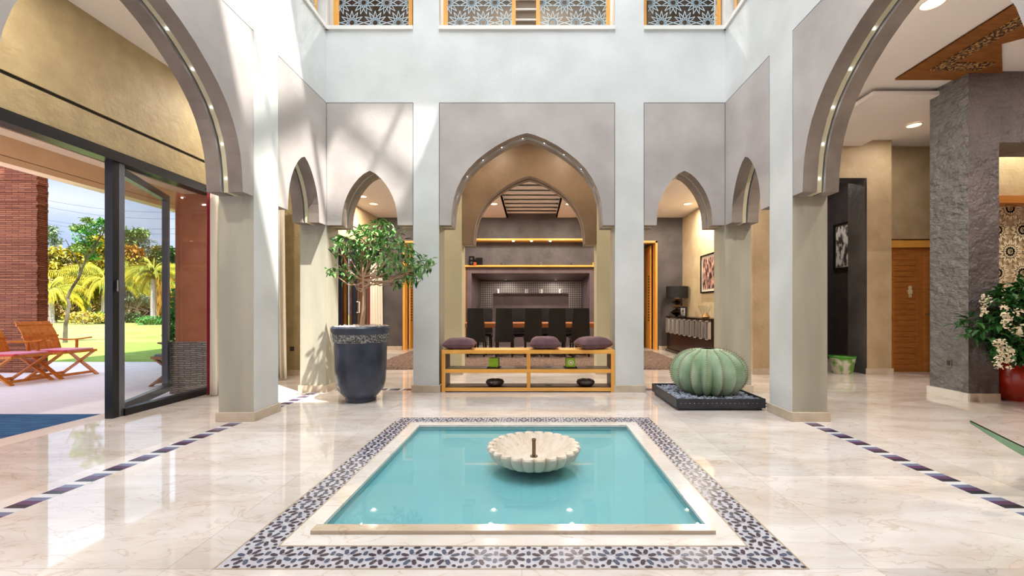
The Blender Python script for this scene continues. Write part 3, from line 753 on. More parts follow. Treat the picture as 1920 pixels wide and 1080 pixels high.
# slate pier
b = MB(); b.box(5.14,5.50,5.04,5.53,0,3.9,1,{'-x':0}); b.box(5.50,9.9,5.04,5.53,3.06,3.9,1)
pr = b.build('wall_pier', ['slate','slatefront'], kind='structure')
one('baseboard', 'white', [(5.115,5.14,5.02,5.55,0,.095)], pr); one('baseboard', 'base', [(5.14,5.5,5.02,5.04,0,.095)], pr)
b = MB(); b.box(5.125,5.14,5.235,5.30,.38,.47); so = b.build('socket_plate', 'steel', pr); one('socket', 'socket', [(5.12,5.126,5.25,5.285,.395,.455)], so)
one('wall_lounge', ['warmbeige','ochre'], [(6.45,9.9,6.55,6.65,0,2.72),(6.45,9.9,6.55,6.65,2.72,3.9,1)], kind='structure')
o = one('trim_8', 'doorwood', [(6.5,9.9,6.4,6.55,2.68,2.79)], kind='structure')
s1 = screen('wall_screen', 'pale gold star lattice screen on the beige wall behind the red pot', 1.5, 1.45, (7.83, 6.53, 1.2), 0, .018, 'gold', False, r=.19)
one('inner_panel', 'ochre', [(-.2,.6,-.02,-.01,0,1.0)], s1)
# ceiling features of the hall
b = MB(); b.box(4.3,5.45,5.40,7.1,3.80,3.85); b.build('ceiling_panel', 'ceiling', kind='structure')
cw = MB(); cw.add([(4.4,2.6,3.893),(4.4,5.2,3.893),(5.72,5.2,3.893),(4.93,4.49,3.893),(5.3,4.2,3.893),(5.3,2.6,3.893)], [(0,1,2,3,4,5)]); cw.add([(4.4,2.6,3.88),(4.4,5.2,3.88),(5.72,5.2,3.88),(4.93,4.49,3.88),(5.3,4.2,3.88),(5.3,2.6,3.88)], [(0,1,2,3,4,5)])
c1 = cw.build('ceiling_wood', 'ceilwood', kind='structure', tri=True)
one('perforated_band', 'perf', [(4.62,4.78,2.6,4.98,3.872,3.88),(4.78,5.22,4.82,4.98,3.872,3.88)], c1)

# ---------------------------------------------------------------- sliding garden door
gd = thing('door_1', 'black framed sliding garden door standing open onto the terrace', 'door', (-4.2, 4.3, 0)); gd['kind'] = 'structure'
ox, oy = -4.2, 4.3
def gb(name, m, boxes, parent=gd): return one(name, m, [(a-ox,b_-ox,c-oy,d-oy,e,f) for a,b_,c,d,e,f in boxes], parent)
gb('head_rail', 'blackframe', [(-4.30,-4.16,-3,5.56,2.57,2.67)])
gb('bottom_rail', 'blackframe', [(-4.26,-4.17,4.36,5.56,0,.075)])
gb('stile', 'blackframe', [(-4.27,-4.19,4.25,4.31,0,2.57)])
gb('stile', 'greyframe', [(-4.27,-4.19,4.315,4.375,0,2.57)])
gb('fixed_glass', 'glass', [(-4.225,-4.219,4.375,5.5,.075,2.57)])
gb('pull_handle', 'steel', [(-4.185,-4.165,4.275,4.283,1.27,1.38)])
gb('threshold', 'threshold', [(-4.5,-4.24,-3,5.56,-.05,-.002)])
leaf = bpy.data.objects.new('door_leaf', None); COL.objects.link(leaf); leaf.parent = gd; leaf.location = (-.06, .06, 0); leaf.rotation_euler = (0,0,R(23))
def lb_(name, m, boxes): return one(name, m, boxes, leaf)
lb_('frame', 'greyframe', [(-.03,.03,0,.06,0.02,2.56),(-.03,.03,1.22,1.29,0.02,2.56),(-.03,.03,.06,1.22,.02,.11),(-.03,.03,.06,1.22,2.48,2.56)])
lb_('glass_pane', 'glass', [(-.004,.004,.06,1.22,.11,2.48)])
# dining side door
dd = thing('door_2', 'black framed glass door at the left side of the dining room', 'door', (-4.18, 9.5, 0)); dd['kind'] = 'structure'
one('frame', 'blackframe', [(-.06,.03,-1.6,-1.52,0,2.67),(-.06,.03,-.55,-.42,0,2.67),(-.06,.03,-.30,-.22,0,2.67),(-.06,.03,.45,.58,0,2.67),(-.06,.03,1.52,1.6,0,2.67),(-.06,.03,-1.6,1.6,2.58,2.67),(-.06,.03,-1.6,1.6,0,.06)], dd)
one('glass_pane', 'glass', [(-.02,-.014,-1.52,1.52,.06,2.58)], dd)
b = MB(); b.tube([(.04,.5,1.0),(.10,.5,1.0),(.10,.5,1.25),(.04,.5,1.25)], .015); b.build('door_handle', 'white', dd)
one('wall_exterior', 'terracotta', [(-5.3,-5.2,9.3,10.3,0,3.2),(-5.3,-5.2,10.6,12,0,3.2)], kind='structure')
cv = bpy.data.curves.new('wall_letter', 'FONT'); cv.body = 'P'; cv.size = .2; cv.extrude = .004
tx = bpy.data.objects.new('wall_letter', cv); COL.objects.link(tx); tx.location = (DX0+.006, 9.42, 2.76); tx.rotation_euler = (R(90),0,R(90)); cv.materials.append(M['groove'])
bpy.context.view_layer.update(); _m = bpy.data.meshes.new_from_object(tx); _o = bpy.data.objects.new('wall_letter', _m); COL.objects.link(_o); _o.matrix_world = tx.matrix_world.copy(); bpy.data.objects.remove(tx); tx = _o; tx.name = 'wall_letter'
tag(tx, 'small dark letter P above the dining room glass door', 'sign')

# curtains
def curtain(label, pts, z0, z1, folds, amp, flare=0, edge=True, xoff=0):
    """pts: two ends in plan"""
    a, c_ = Vector(pts[0]), Vector(pts[1]); d = c_-a; n = Vector((-d.y, d.x)).normalized()
    t = thing('curtain', label, 'curtain', (a.x, a.y, 0), 0, 'cream curtains with a crimson edge')
    b = MB(); NU, NV = 70, 14
    for j in range(NV+1):
        v = j/NV; z = z1+(z0-z1)*v
        for i in range(NU+1):
            u = i/NU; pinch = 1-.0*v
            p = d*u*(1+flare*v**2) + n*(amp*math.sin(u*folds*2*PI+.6*math.sin(v*3))*(.6+.4*v)) + n*flare*.5*(v**3)*0
            b.v.append((p.x+xoff*v**2, p.y, z))
    for j in range(NV):
        for i in range(NU):
            k = j*(NU+1)+i; b.f.append([k,k+1,k+NU+2,k+NU+1]); b.m.append(1 if (edge and i < 5) else 0)
    o = b.build('cloth', ['curtain','crimson'], t, True)
    md = o.modifiers.new('solid', 'SOLIDIFY'); md.thickness = .006
    q = MB(); q.tube([(-.03,0,z1+.02),(d.x*1.1,d.y*1.1,z1+.02)], .012); q.build('curtain_rail', 'blackframe', t)
curtain('cream curtain gathered beside the sliding garden door behind the left column', ((-4.03,5.28),(-3.78,5.62)), .02, 2.56, 4, .035, .0)
curtain('cream curtain hanging in front of the ochre wall seen past the left column', ((-4.02,6.5),(-3.82,6.55)), .02, 3.0, 4, .04, .15, False)
curtain('cream curtain at the far end of the dining room glass door', ((-4.05,10.55),(-3.95,11.15)), .02, 2.6, 5, .035, .05)

# ---------------------------------------------------------------- bench
be = thing('shelf_bench', 'long low orange wood shelf bench filling the foot of the centre arch', 'bench', (-.067, 5.74, 0))
h = 1.135; t_ = .052
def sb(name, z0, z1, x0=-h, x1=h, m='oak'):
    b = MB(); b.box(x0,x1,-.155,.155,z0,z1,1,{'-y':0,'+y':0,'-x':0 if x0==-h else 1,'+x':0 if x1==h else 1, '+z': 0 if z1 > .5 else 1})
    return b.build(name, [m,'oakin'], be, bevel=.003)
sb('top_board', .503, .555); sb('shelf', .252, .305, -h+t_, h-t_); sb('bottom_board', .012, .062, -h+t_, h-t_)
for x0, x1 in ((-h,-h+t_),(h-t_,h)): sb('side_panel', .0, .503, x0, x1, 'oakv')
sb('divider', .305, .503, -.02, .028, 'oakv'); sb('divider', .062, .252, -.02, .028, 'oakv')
def cushion(label, x, w, d, hh, rz, seed, tilt=0):
    t = bpy.data.meshes.new('cushion'); b = MB(); n = 22
    for sgn in (1, -1):
        for j in range(n+1):
            for i in range(n+1):
                u = i/n*2-1; v = j/n*2-1
                e = max(0, (1-abs(u)**3.6))**.5*max(0, (1-abs(v)**3.6))**.5
                pin = 1-.07*(1-abs(u))*(abs(v)**3) ; pin2 = 1-.07*(1-abs(v))*(abs(u)**3)
                zz = hh/2*e*sgn*(1 if sgn > 0 else .75) + .012*noise.noise(Vector((u*2.5+seed, v*2.5, sgn)))*e
                b.v.append((u*w/2*pin2, v*d/2*pin, zz))
    m_ = (n+1)*(n+1)
    for s_ in (0, 1):
        for j in range(n):
            for i in range(n):
                k = s_*m_+j*(n+1)+i; b.f.append([k,k+1,k+n+2,k+n+1]); b.m.append(0)
    o = b.build('cushion', 'cushion', None, True, loc=(x, 5.73, .556+hh*.37)); o.rotation_euler = (R(0),R(tilt),rz)
    tag(o, label, 'cushion', 'plum cushions on the bench')
cushion('flat plum cushion at the left end of the bench', -.985, .42, .32, .17, 0, 1)
cushion('plump plum cushion in the middle of the bench', .155, .41, .32, .19, 0, 5)
cushion('plum cushion with a folded corner at the right end of the bench', .80, .44, .34, .19, R(20), 9)
for i, (px, lb) in enumerate(((926,'plain green cube candle on the left half of the bench shelf'),(1070,'green cube candle with a round emblem on the right half of the bench shelf'))):
    t = thing('cube_candle', lb, 'candle', ((px-1000)*.00705, 5.70, .306), R(-8 if i == 0 else 4), 'green cube candles')
    one('tray', 'blackgloss', [(-.085,.085,-.07,.07,0,.014)], t, bevel=.003)
    one('wax', 'green', [(-.062,.062,-.055,.055,.014,.135)], t, bevel=.006)
    if i == 1:
        b = MB(); b.lathe([(.036,0),(.036,.003),(.028,.003),(.028,0)], n=28, cap=False); b.lathe([(.016,0),(.016,.003)], n=20); o = b.build('emblem', 'gold', t); o.location = (0,-.0555,.075); o.rotation_euler = (R(90),0,0)
for x, lb in ((-.515,'left'),(.7,'right')):
    b = MB(); b.lathe([(.07,0),(.11,.02),(.125,.05),(.11,.078),(.08,.088),(.06,.080),(.075,.06),(.08,.04),(.04,.02)], n=36)
    o = b.build('ceramic_bowl', 'ceramicb', None, True, loc=(x, 5.72, .063)); tag(o, 'dark brown round ceramic bowl on the %s half of the lowest bench shelf' % lb, 'bowl', 'dark ceramic bowls')
    q = MB(); q.lathe([(.055,.045),(.06,.074)], n=24); q.build('steel_insert', 'steel', o, True)
for x, z, lb in ((-1.02,.306,'leftmost glass dish on the middle bench shelf'),(-.20,.306,'glass dish left of the bench divider'),(.21,.306,'glass dish right of the bench divider'),(.76,.306,'glass dish near the right end of the middle bench shelf'),(.20,.063,'glass dish alone on the lowest bench shelf')):
    b = MB(); b.lathe([(.02,0),(.045,.006),(.06,.028),(.056,.028),(.04,.01),(.01,.008)], n=24); o = b.build('glass_dish', 'glass', None, True, loc=(x, 5.72, z)); tag(o, 'small clear '+lb, 'dish', 'clear glass dishes')

# ---------------------------------------------------------------- cactus tray
tr = thing('cactus_planter', 'low square black steel planter tray filled with grey pebbles', 'planter', (2.015, 5.053, 0))
q = .478
one('base_plate', 'traysteel', [(-q+.03,q-.03,-q+.025,q-.03,0,.03)], tr)
b = MB(); b.box(-q,q,-q,-q+.012,.028,.128); b.box(-q,q,q-.012,q,.028,.128); b.box(-q,-q+.012,-q+.012,q-.012,.028,.128); b.box(q-.012,q,-q+.012,q-.012,.028,.128); b.box(-q+.012,q-.012,-q+.012,q-.012,.028,.04)
b.build('tray', 'traysteel', tr, bevel=.002)
for k in range(19):
    u = -q+.045+k*(2*q-.09)/18
    one('rivet', 'steel', [(u-.005,u+.005,-q-.003,-q,.078,.083)], tr); one('rivet', 'steel', [(-q-.003,-q,u-.005,u+.005,.078,.083)], tr)
b = MB(); b.box(-q+.012,q-.012,-q+.012,q-.012,.04,.09)
for k in range(1500):
    x = random.uniform(-q+.03,q-.03); y = random.uniform(-q+.03,q-.03)
    if math.hypot(x-.05,y) < .27: continue
    r = random.uniform(.008,.02); a = random.uniform(0,PI); z = .09+random.uniform(0,.022)
    ca, sa = math.cos(a), math.sin(a); vs = []
    for zz, k2 in ((-.5,.7),(.1,1),(.55,.6)):
        for i in range(6):
            t = i*PI/3; u, v = r*1.3*math.cos(t)*k2, r*.8*math.sin(t)*k2; vs.append((x+u*ca-v*sa, y+u*sa+v*ca, z+zz*r*.9))
    fs = [(i,(i+1)%6,6+(i+1)%6,6+i) for i in range(6)]+[(6+i,6+(i+1)%6,12+(i+1)%6,12+i) for i in range(6)]+[(12,13,14,15,16,17)]
    b.add(vs, fs, 0)
pb = b.build('pebbles', 'pebbleg', tr); pb['kind'] = 'stuff'
ca = thing('barrel_cactus', 'huge ribbed green barrel cactus sitting on the grey pebbles of the black tray', 'cactus', (2.065, 5.05, .09))
NR = 16
def cact(a, ph):      # ph 0 bottom .. 1 top
    th = PI*(1-ph); env = math.sin(th)**.72; zc = .26-.275*math.cos(th)*1.0
    _f = (NR*a/(2*PI)+.25/PI) % 1; rib = abs(2*_f-1); rr = .425*env*(1-.27*(1-rib)) if ph < .97 else .425*env*(1-.1*(1-rib))
    return rr, max(zc, -.01) - (.035*math.exp(-((ph-1)/.08)**2))
b = MB(); NA, NP = NR*12, 36
for j in range(NP+1):
    for i in range(NA):
        a = 2*PI*i/NA; r_, z_ = cact(a, .04+.96*j/NP); b.v.append((r_*math.cos(a), r_*math.sin(a), z_))
for j in range(NP):
    for i in range(NA):
        b.f.append([j*NA+i, j*NA+(i+1)%NA, (j+1)*NA+(i+1)%NA, (j+1)*NA+i]); b.m.append(0)
b.build('body', 'cactus', ca, True)
b = MB(); b2 = MB()
for k in range(NR):
    a = (2*PI*k-.5)/NR
    pts = []
    for j in range(32):
        ph = .1+.86*j/31; r_, z_ = cact(a, ph); pts.append(Vector((r_*math.cos(a)*1.003, r_*math.sin(a)*1.003, z_+.002)))
        p = pts[-1]; out = Vector((math.cos(a)*math.sin(PI*(1-ph)), math.sin(a)*math.sin(PI*(1-ph)), -math.cos(PI*(1-ph))))
        tn = Vector((-math.sin(a), math.cos(a), 0))
        for dd_ in (-.8, 0, .8):
            d3 = (out+tn*dd_+Vector((0,0,random.uniform(-.3,.3)))).normalized(); b2.tube([p, p+d3*.022], [.002,.0005], 3, cap=False)
    b.tube(pts, .005, 5)
b.build('rib_edges', 'cactusridge', ca, True)
for k in range(260):
    a = random.uniform(0,2*PI); r_ = .1*math.sqrt(random.random()); p = Vector((r_*math.cos(a), r_*math.sin(a), .50+random.uniform(-.01,.005)))
    b2.tube([p, p+Vector((random.uniform(-.5,.5),random.uniform(-.5,.5),1)).normalized()*.03], [.002,.0005], 3, cap=False)
b2.build('spines', 'spine', ca)
b = MB(); b.lathe([(.0,.50),(.05,.505),(.10,.495),(.14,.47)][::-1], n=28, cap=False); b.build('woolly_crown', 'spine', ca, True)

# ---------------------------------------------------------------- leaves helper
def leaf_into(b, p, d, up, L_, W_, mi=0, fold=.25, droop=.15):
    d = d.normalized(); s_ = d.cross(up)
    if s_.length < 1e-4: s_ = d.orthogonal()
    s_.normalize(); n = s_.cross(d)
    pts = [p, p+d*L_*.35+s_*W_*.5+n*fold*W_, p+d*L_*.7+s_*W_*.38+n*(fold*W_-droop*L_*.4), p+d*L_-n*droop*L_, p+d*L_*.7-s_*W_*.38+n*(fold*W_-droop*L_*.4), p+d*L_*.35-s_*W_*.5+n*fold*W_, p+d*L_*.5-n*droop*L_*.2]
    b.add(pts, [(0,1,6),(1,2,6),(2,3,6),(3,4,6),(4,5,6),(5,0,6)], mi)
def rdir():
    a = random.uniform(0,2*PI); z = random.uniform(-1,1); r = math.sqrt(1-z*z); return Vector((r*math.cos(a), r*math.sin(a), z))

# potted ficus
pt = thing('potted_tree', 'small leafy ficus tree in a tall dark blue glazed pot by the left back corner', 'plant', (-2.06, 5.1, 0))
b = MB(); b.lathe([(.16,0),(.172,.0),(.176,.03),(.172,.045),(.21,.085),(.255,.14),(.281,.23),(.290,.39),(.294,.60),(.297,.70),(.30,.71),(.315,.80),(.332,.83),(.335,.87),(.32,.89),(.295,.885),(.285,.84),(.28,.80)], n=64)
b.build('pot', 'potblue', pt, True)
b = MB(); b.lathe([(.299,.70),(.306,.708),(.3165,.79),(.314,.80)], n=64, cap=False); b.build('relief_band', 'potrelief', pt, True)
b = MB(); b.lathe([(.288,.80),(.286,.862),(.0,.872)], n=30, cap=False)
for k in range(420):
    a = random.uniform(0,2*PI); r_ = .275*math.sqrt(random.random()); s_ = random.uniform(.008,.017)
    b.obox((r_*math.cos(a), r_*math.sin(a), .872+random.uniform(0,.012)), rdir(), rdir(), rdir(), s_*.8, s_*.8, s_*.8)
pw = b.build('white_gravel', 'pebblew', pt); pw['kind'] = 'stuff'
def W2L(p, o): return Vector(p)-Vector(o)
org = (-2.06, 5.1, 0)
base = W2L(P(678,610,5.1), org); fork = W2L(P(683,545,5.1), org)
clusters = [(715,433,20),(690,443,26),(665,452,24),(648,468,18),(738,452,26),(758,462,22),(700,470,26),(745,482,28),(772,498,24),(790,506,16),(797,490,13),(720,495,24),(662,492,16),(655,517,13),(628,500,11),(634,512,8),(735,528,9),(766,514,18),(678,476,18),(642,452,12),(722,462,26),(700,450,22),(675,462,22),(755,505,20),(710,512,12),(780,482,12)]
bb = MB(); lv = MB()
bb.tube([base+Vector((0,0,-.05)), base+(fork-base)*.4+Vector((.012,0,0)), fork, fork+Vector((-.01,0,.12)), fork+Vector((-.02,.01,.32))], [.029,.024,.020,.017,.009], 10)
for cx, cy, rr in clusters:
    dz = random.uniform(-.28,.28); c_ = W2L(P(cx, cy, 5.1), org); c_.y = dz; rad = rr*.0064*1.15
    st_ = fork + Vector((-.01,0,random.uniform(0,.22))); mid = (st_+c_)/2 + Vector((0,0,-.07)) + rdir()*.03
    bb.tube([st_, st_*.6+mid*.4+Vector((0,0,-.02)), mid, mid*.4+c_*.6, c_], [.011,.009,.007,.005,.003], 6)
    for k in range(5):
        tp = c_+rdir()*rad*.8; bb.tube([mid*.4+c_*.6, (mid+c_*2+tp)/4+rdir()*.02, tp], [.005,.004,.002], 4)
    nl = int(5+rr*1.9)
    for k in range(nl):
        p = c_+rdir()*rad*random.random()**.4; d = (rdir()+Vector((0,-.3,-.35))+(p-c_)*3).normalized()
        leaf_into(lv, p, d, Vector((0,0,1)), random.uniform(.065,.10), random.uniform(.030,.042), random.choice((0,0,0,1)), .2, .2)
bb.build('trunk', 'bark', pt, True); lv.build('foliage', ['leaf','leafdark'], pt)

# red pot plant
rp = thing('potted_plant', 'leafy green shrub with white blossom clusters in a round glossy red pot', 'plant', (5.9, 5.15, 0))
b = MB(); b.lathe([(.20,0),(.23,0),(.235,.025),(.25,.04),(.33,.14),(.365,.25),(.36,.35),(.315,.46),(.285,.52),(.285,.545),(.265,.545),(.26,.50)], n=56); b.build('pot', 'redpot', rp, True)
b = MB(); b.lathe([(.262,.49),(.255,.50)], n=24); b.build('soil', 'darkbark', rp)
b = MB(); lv = MB(); fl = MB()
for k in range(4): b.tube([(random.uniform(-.05,.05),random.uniform(-.05,.05),.45),(random.uniform(-.08,.08),random.uniform(-.05,.05),.9),(random.uniform(-.2,.2),random.uniform(-.2,.2),1.25)], [.035,.03,.012], 7)
for k in range(84):
    a = random.uniform(0,2*PI); v = random.random(); z = .56+v*.80; r_ = (.30+.30*math.sin(PI*min(1,v*1.05)))*random.uniform(.35,1.0)
    tip = Vector((r_*math.cos(a)-.36, r_*math.sin(a)*.6-.38, z)); st_ = Vector((0,0,max(.5,z-.25)))
    b.tube([st_, (st_+tip)/2+Vector((0,0,.03)), tip], [.008,.006,.003], 4)
    for j in range(17):
        p = tip+rdir()*.12*random.random(); d = (tip-st_).normalized()+rdir()*.9+Vector((0,0,-.2))
        leaf_into(lv, p, d, Vector((0,0,1)), random.uniform(.10,.15), random.uniform(.04,.055), 0, .15, .3)
for px, py, hgt in ((1850,572,34),(1885,594,34),(1897,600,14),(1883,655,30),(1892,672,40),(1866,678,22),(1876,650,16),(1915,620,20),(1910,585,12)):
    z = 4.42; c_ = P(px, py, z)-Vector((5.9,5.15,0)); c_.y += random.uniform(-.03,.03)
    for k in range(int(hgt*1.5)):
        q_ = random.random(); p = c_+Vector((random.gauss(0,.018)*(1-q_*.4), random.gauss(0,.02), (.5-q_)*hgt*.0056*1.2))
        s_ = random.uniform(.006,.010); fl.obox(p, rdir(), rdir(), rdir(), s_, s_, s_*.6)
b.build('stems', 'darkbark', rp, True); lv.build('foliage', 'leafdark', rp); fl.build('blossoms', 'flower', rp)

# agave reaching in from the right
ag = thing('agave_plant', 'broad grey green agave leaf with a dark edge reaching in at the right', 'plant', (3.28, 2.53, 0))
b = MB(); b.lathe([(.16,0),(.20,.02),(.23,.10),(.22,.12),(.20,.10)], n=36); b.build('pot', 'traysteel', ag, True)
def aleaf(tipv, wid, sag=.05):
    b = MB(); e_ = MB(); n = 16; tip = Vector(tipv); st_ = Vector((0,0,.10)); d = tip-st_; s_ = d.cross(Vector((0,0,1))).normalized(); nn = s_.cross(d).normalized(); L0, R0, C0, D0 = [], [], [], []
    for i in range(n+1):
        t = i/n; w = wid*(math.sin(PI*min(1,(.28+.72*t)))**.75)*(1 if t < .98 else .3); c_ = st_+d*t-nn*sag*math.sin(PI*t)
        L0.append(c_+s_*w/2+nn*.03*(1-t)); R0.append(c_-s_*w/2+nn*.03*(1-t)); C0.append(c_-nn*.012); D0.append(c_-nn*.035*(1-t*.8))
    vs = L0+C0+R0+D0; m_ = n+1; fs = []
    for i in range(n):
        fs += [(i,i+1,m_+i+1,m_+i),(m_+i,m_+i+1,2*m_+i+1,2*m_+i),(2*m_+i,2*m_+i+1,3*m_+i+1,3*m_+i),(3*m_+i,3*m_+i+1,i+1,i)]
    b.add(vs, fs); o = b.build('leaf', 'agave', ag, True)
    e_.tube(L0, .004, 5); e_.tube(R0, .004, 5); e_.build('leaf_edge', 'agaveedge', o, True)
aleaf((2.51-3.28, 2.45-2.53, .452), .15, .03)
for tv in ((.5,-.3,.45),(.55,.1,.5),(.2,-.6,.4),(-.05,-.55,.3),(.3,-.1,.7),(.6,-.1,.2)): aleaf(tv, .13)

# bucket
bk = thing('waste_bucket', 'green rimmed plastic bucket with a leaf print standing in the dark doorway', 'bucket', (5.25, 7.25, 0))
b = MB(); b.lathe([(.145,0),(.15,.01),(.185,.27),(.18,.27),(.142,.015)], n=36); b.build('body', 'bucket', bk, True)
b = MB(); b.lathe([(.185,.262),(.198,.268),(.198,.29),(.182,.29)], n=36, cap=False); b.build('rim', 'bucketrim', bk, True)
b = MB(); b.tube([(.195,0,.28),(.235,0,.24),(.235,0,.19),(.20,0,.16)], .006, 6); b.build('handle', 'bucketrim', bk, True)

# pictures
def picture(name, label, x, y0, y1, z0, z1, art, side=-1, mat_w=.06, tk=.03):
    t = thing(name, label, 'picture', (x, (y0+y1)/2, (z0+z1)/2)); hy = (y1-y0)/2; hz = (z1-z0)/2; s_ = side
    def bxx(nm, m, d0, d1, a, c_):
        xs = sorted((d0*s_, d1*s_)); return one(nm, m, [(xs[0], xs[1], -a, a, -c_, c_)], t)
    xs = sorted((0, .04*s_))
    one('frame', 'blackgloss', [(*xs,-hy,hy,hz-tk,hz),(*xs,-hy,hy,-hz,-hz+tk),(*xs,-hy,-hy+tk,-hz+tk,hz-tk),(*xs,hy-tk,hy,-hz+tk,hz-tk)], t)
    bxx('mat_board', 'paper', .0, .015, hy-tk, hz-tk); bxx('artwork', art, .015, .02, hy-tk-mat_w, hz-tk-mat_w)
picture('framed_painting', 'framed dark abstract painting on the beige wall above the sideboard', DX1, 8.2, 10.0, 1.45, 2.32, 'painting')
picture('framed_painting', 'framed grey and black abstract painting on the black corridor wall', 6.46, 8.2, 9.14, 1.9, 2.88, 'painting2', mat_w=.01, tk=.05)

# sideboard
sd = thing('sideboard', 'dark brown sideboard with square steel handle frames along the dining room wall', 'sideboard', (3.72, 9.9, 0))
y0, y1 = -1.55, 1.28
one('body', 'darkwood', [(-.22,.2,y0,y1,.06,.87)], sd); one('top', 'blackgloss', [(-.24,.22,y0-.02,y1+.02,.87,.895)], sd); one('plinth', 'blackgloss', [(-.26,.2,y0,y1,0,.06)], sd)
n = 9; wd_ = (y1-y0)/n
for k in range(n):
    ya = y0+k*wd_+.02; yb = ya+wd_-.04
    d = one('drawer', 'darkwood', [(-.235,-.22,ya,yb,.46,.86)], sd)
    one('handle', 'satin', [(-.29,-.235,ya,ya+.018,.47,.85),(-.29,-.235,ya+.15,ya+.168,.47,.85),(-.29,-.235,ya,ya+.168,.47,.488),(-.29,-.235,ya,ya+.168,.832,.85)], d)
tl = thing('table_lamp', 'table lamp with a black drum shade over stacked black and gold lozenges', 'lamp', (3.67, 10.9, .896))
z = 0
for k, (r_, h_, m_) in enumerate(((.17,.20,'blackgloss'),(.16,.10,'brass'),(.13,.11,'blackgloss'),(.11,.07,'brass'))):
    b = MB(); b.lathe([(.02,z),(r_*.6,z+h_*.25),(r_,z+h_*.5),(r_*.6,z+h_*.75),(.02,z+h_)], n=4 if k == 0 else 24); b.build('lozenge', m_, tl, k > 0); z += h_
b = MB(); b.lathe([(.265,z-.01),(.27,z+.28),(.262,z+.28),(.257,z-.01)], n=40, cap=False); b.lathe([(.01,z-.02),(.01,z+.2)], n=8); b.build('lamp_shade', 'shade', tl, True)
pf = thing('photo_frame', 'small black photo frame standing on the sideboard beside the lamp', 'photo frame', (3.62, 10.3, .896), R(-55))
one('frame', 'blackgloss', [(-.09,.09,-.01,.01,0,.24)], pf); one('photo', 'painting2', [(-.06,.06,-.013,-.01,.03,.21)], pf)
gv = MB(); gv.lathe([(.05,0),(.06,.01),(.08,.10),(.14,.25),(.13,.26),(.07,.11),(.04,.02)], n=24); o = gv.build('glass_vase', 'glass', None, True, loc=(3.70,9.2,.896)); tag(o, 'clear flared glass vase at the near end of the sideboard', 'vase')
b = MB(); b.lathe([(.06,0),(.09,.02),(.07,.05),(.03,.11),(.0,.12)], n=16); o = b.build('ornament', 'brass', None, True, loc=(3.62,8.95,.896)); tag(o, 'small golden ornament beside the glass vase on the sideboard', 'ornament')

# ---------------------------------------------------------------- dining furniture
rg = MB(); NXr, NYr = 150, 60; X0r, X1r, Y0r, Y1r = -3.1, 3.0, 7.62, 10.75
for j in range(NYr+1):
    for i in range(NXr+1):
        rg.v.append((X0r+(X1r-X0r)*i/NXr, Y0r+(Y1r-Y0r)*j/NYr, .02+.02*random.random() if 0 < i < NXr and 0 < j < NYr else 0.002))
for j in range(NYr):
    for i in range(NXr):
        k = j*(NXr+1)+i; rg.f.append([k,k+1,k+NXr+2,k+NXr+1]); rg.m.append(0)
o = rg.build('shag_rug', 'rug'); tag(o, 'shaggy brown rug under the dining table', 'rug')
tb = thing('dining_table', 'long thick wooden dining table behind the row of black chairs', 'table', (-.1, 10.15, 0))
one('tabletop', 'tablewood', [(-1.9,1.8,-.47,.47,.655,.76)], tb, bevel=.006)
for x in (-1.35,1.25):
    one('leg', 'darkwood', [(x-.05,x+.05,-.35,-.25,0.03,.655)], tb); one('leg', 'darkwood', [(x-.05,x+.05,.25,.35,0.03,.655)], tb)
def chair():
    t = thing('dining_chair', 'x', 'chair', (0,0,0), 0, 'black high-backed dining chairs')
    b = MB(); n = 12
    for j in range(n+1):
        v = j/n; w = .205-.03*v; z = .36+.74*v; y = -.22-.05*v**1.5
        for i in range(9):
            u = i/8*2-1
            b.v.append((u*w, y-.022*(1-u*u), z)); 
    m_ = len(b.v)
    b.v += [(x, y+.05, z) for x, y, z in b.v[:m_]]
    for j in range(n):
        for i in range(8):
            k = j*9+i; b.f.append([k,k+1,k+10,k+9]); b.m.append(0); b.f.append([m_+k+9,m_+k+10,m_+k+1,m_+k]); b.m.append(0)
    for j in range(n):
        for i in (0, 8):
            k = j*9+i; b.f.append([k,k+9,m_+k+9,m_+k]); b.m.append(0)
    for j in (0, n):
        for i in range(8):
            k = j*9+i; b.f.append([k,k+1,m_+k+1,m_+k]); b.m.append(0)
    b.build('backrest', 'leather', t, True)
    one('seat', 'leather', [(-.21,.21,-.2,.24,.40,.47)], t, bevel=.015)
    for x in (-.17,.17):
        for y in (-.19,.2):
            q = MB(); q.bar((x,y,.40),(x*1.05,y*1.1,0.03),.035,.035); q.build('leg', 'blackgloss', t)
    return t
c0 = chair(); near = [(-1.26,'leftmost'),(-.635,'second from the left'),(-.01,'middle'),(.515,'second from the right'),(1.03,'rightmost')]
for i, (x, lb) in enumerate(near):
    lab = 'black high-backed dining chair seen from behind, %s of the near row' % lb
    if i == 0: c0.location = (x, 9.55, 0); c0['label'] = lab
    else: dup(c0, (x, 9.55, 0), R(random.uniform(-3,3)), lab)
for x, lb in ((-1.25,'leftmost'),(-.37,'second from the left'),(.28,'second from the right'),(.92,'rightmost')):
    dup(c0, (x, 10.78, 0), PI, 'black dining chair on the far side of the table, %s there' % lb)
for i, px in enumerate((932.5,987.4,1014,1051.5)):
    x = (px-1000)*12.35/800; b = MB(); b.lathe([(.045,0),(.045,.12),(.04,.125),(.01,.118)], n=18)
    o = b.build('pillar_candle', 'white', None, True, loc=(x,12.35,1.53)); tag(o, 'white pillar candle on the hearth ledge, %s of four' % ('leftmost','second from the left','second from the right','rightmost')[i], 'candle', 'pillar candles on the hearth')
    q = MB(); q.tube([(0,0,.118),(0,0,.135)], .003, 5); q.build('wick', 'groove', o)
zsf = 2.236
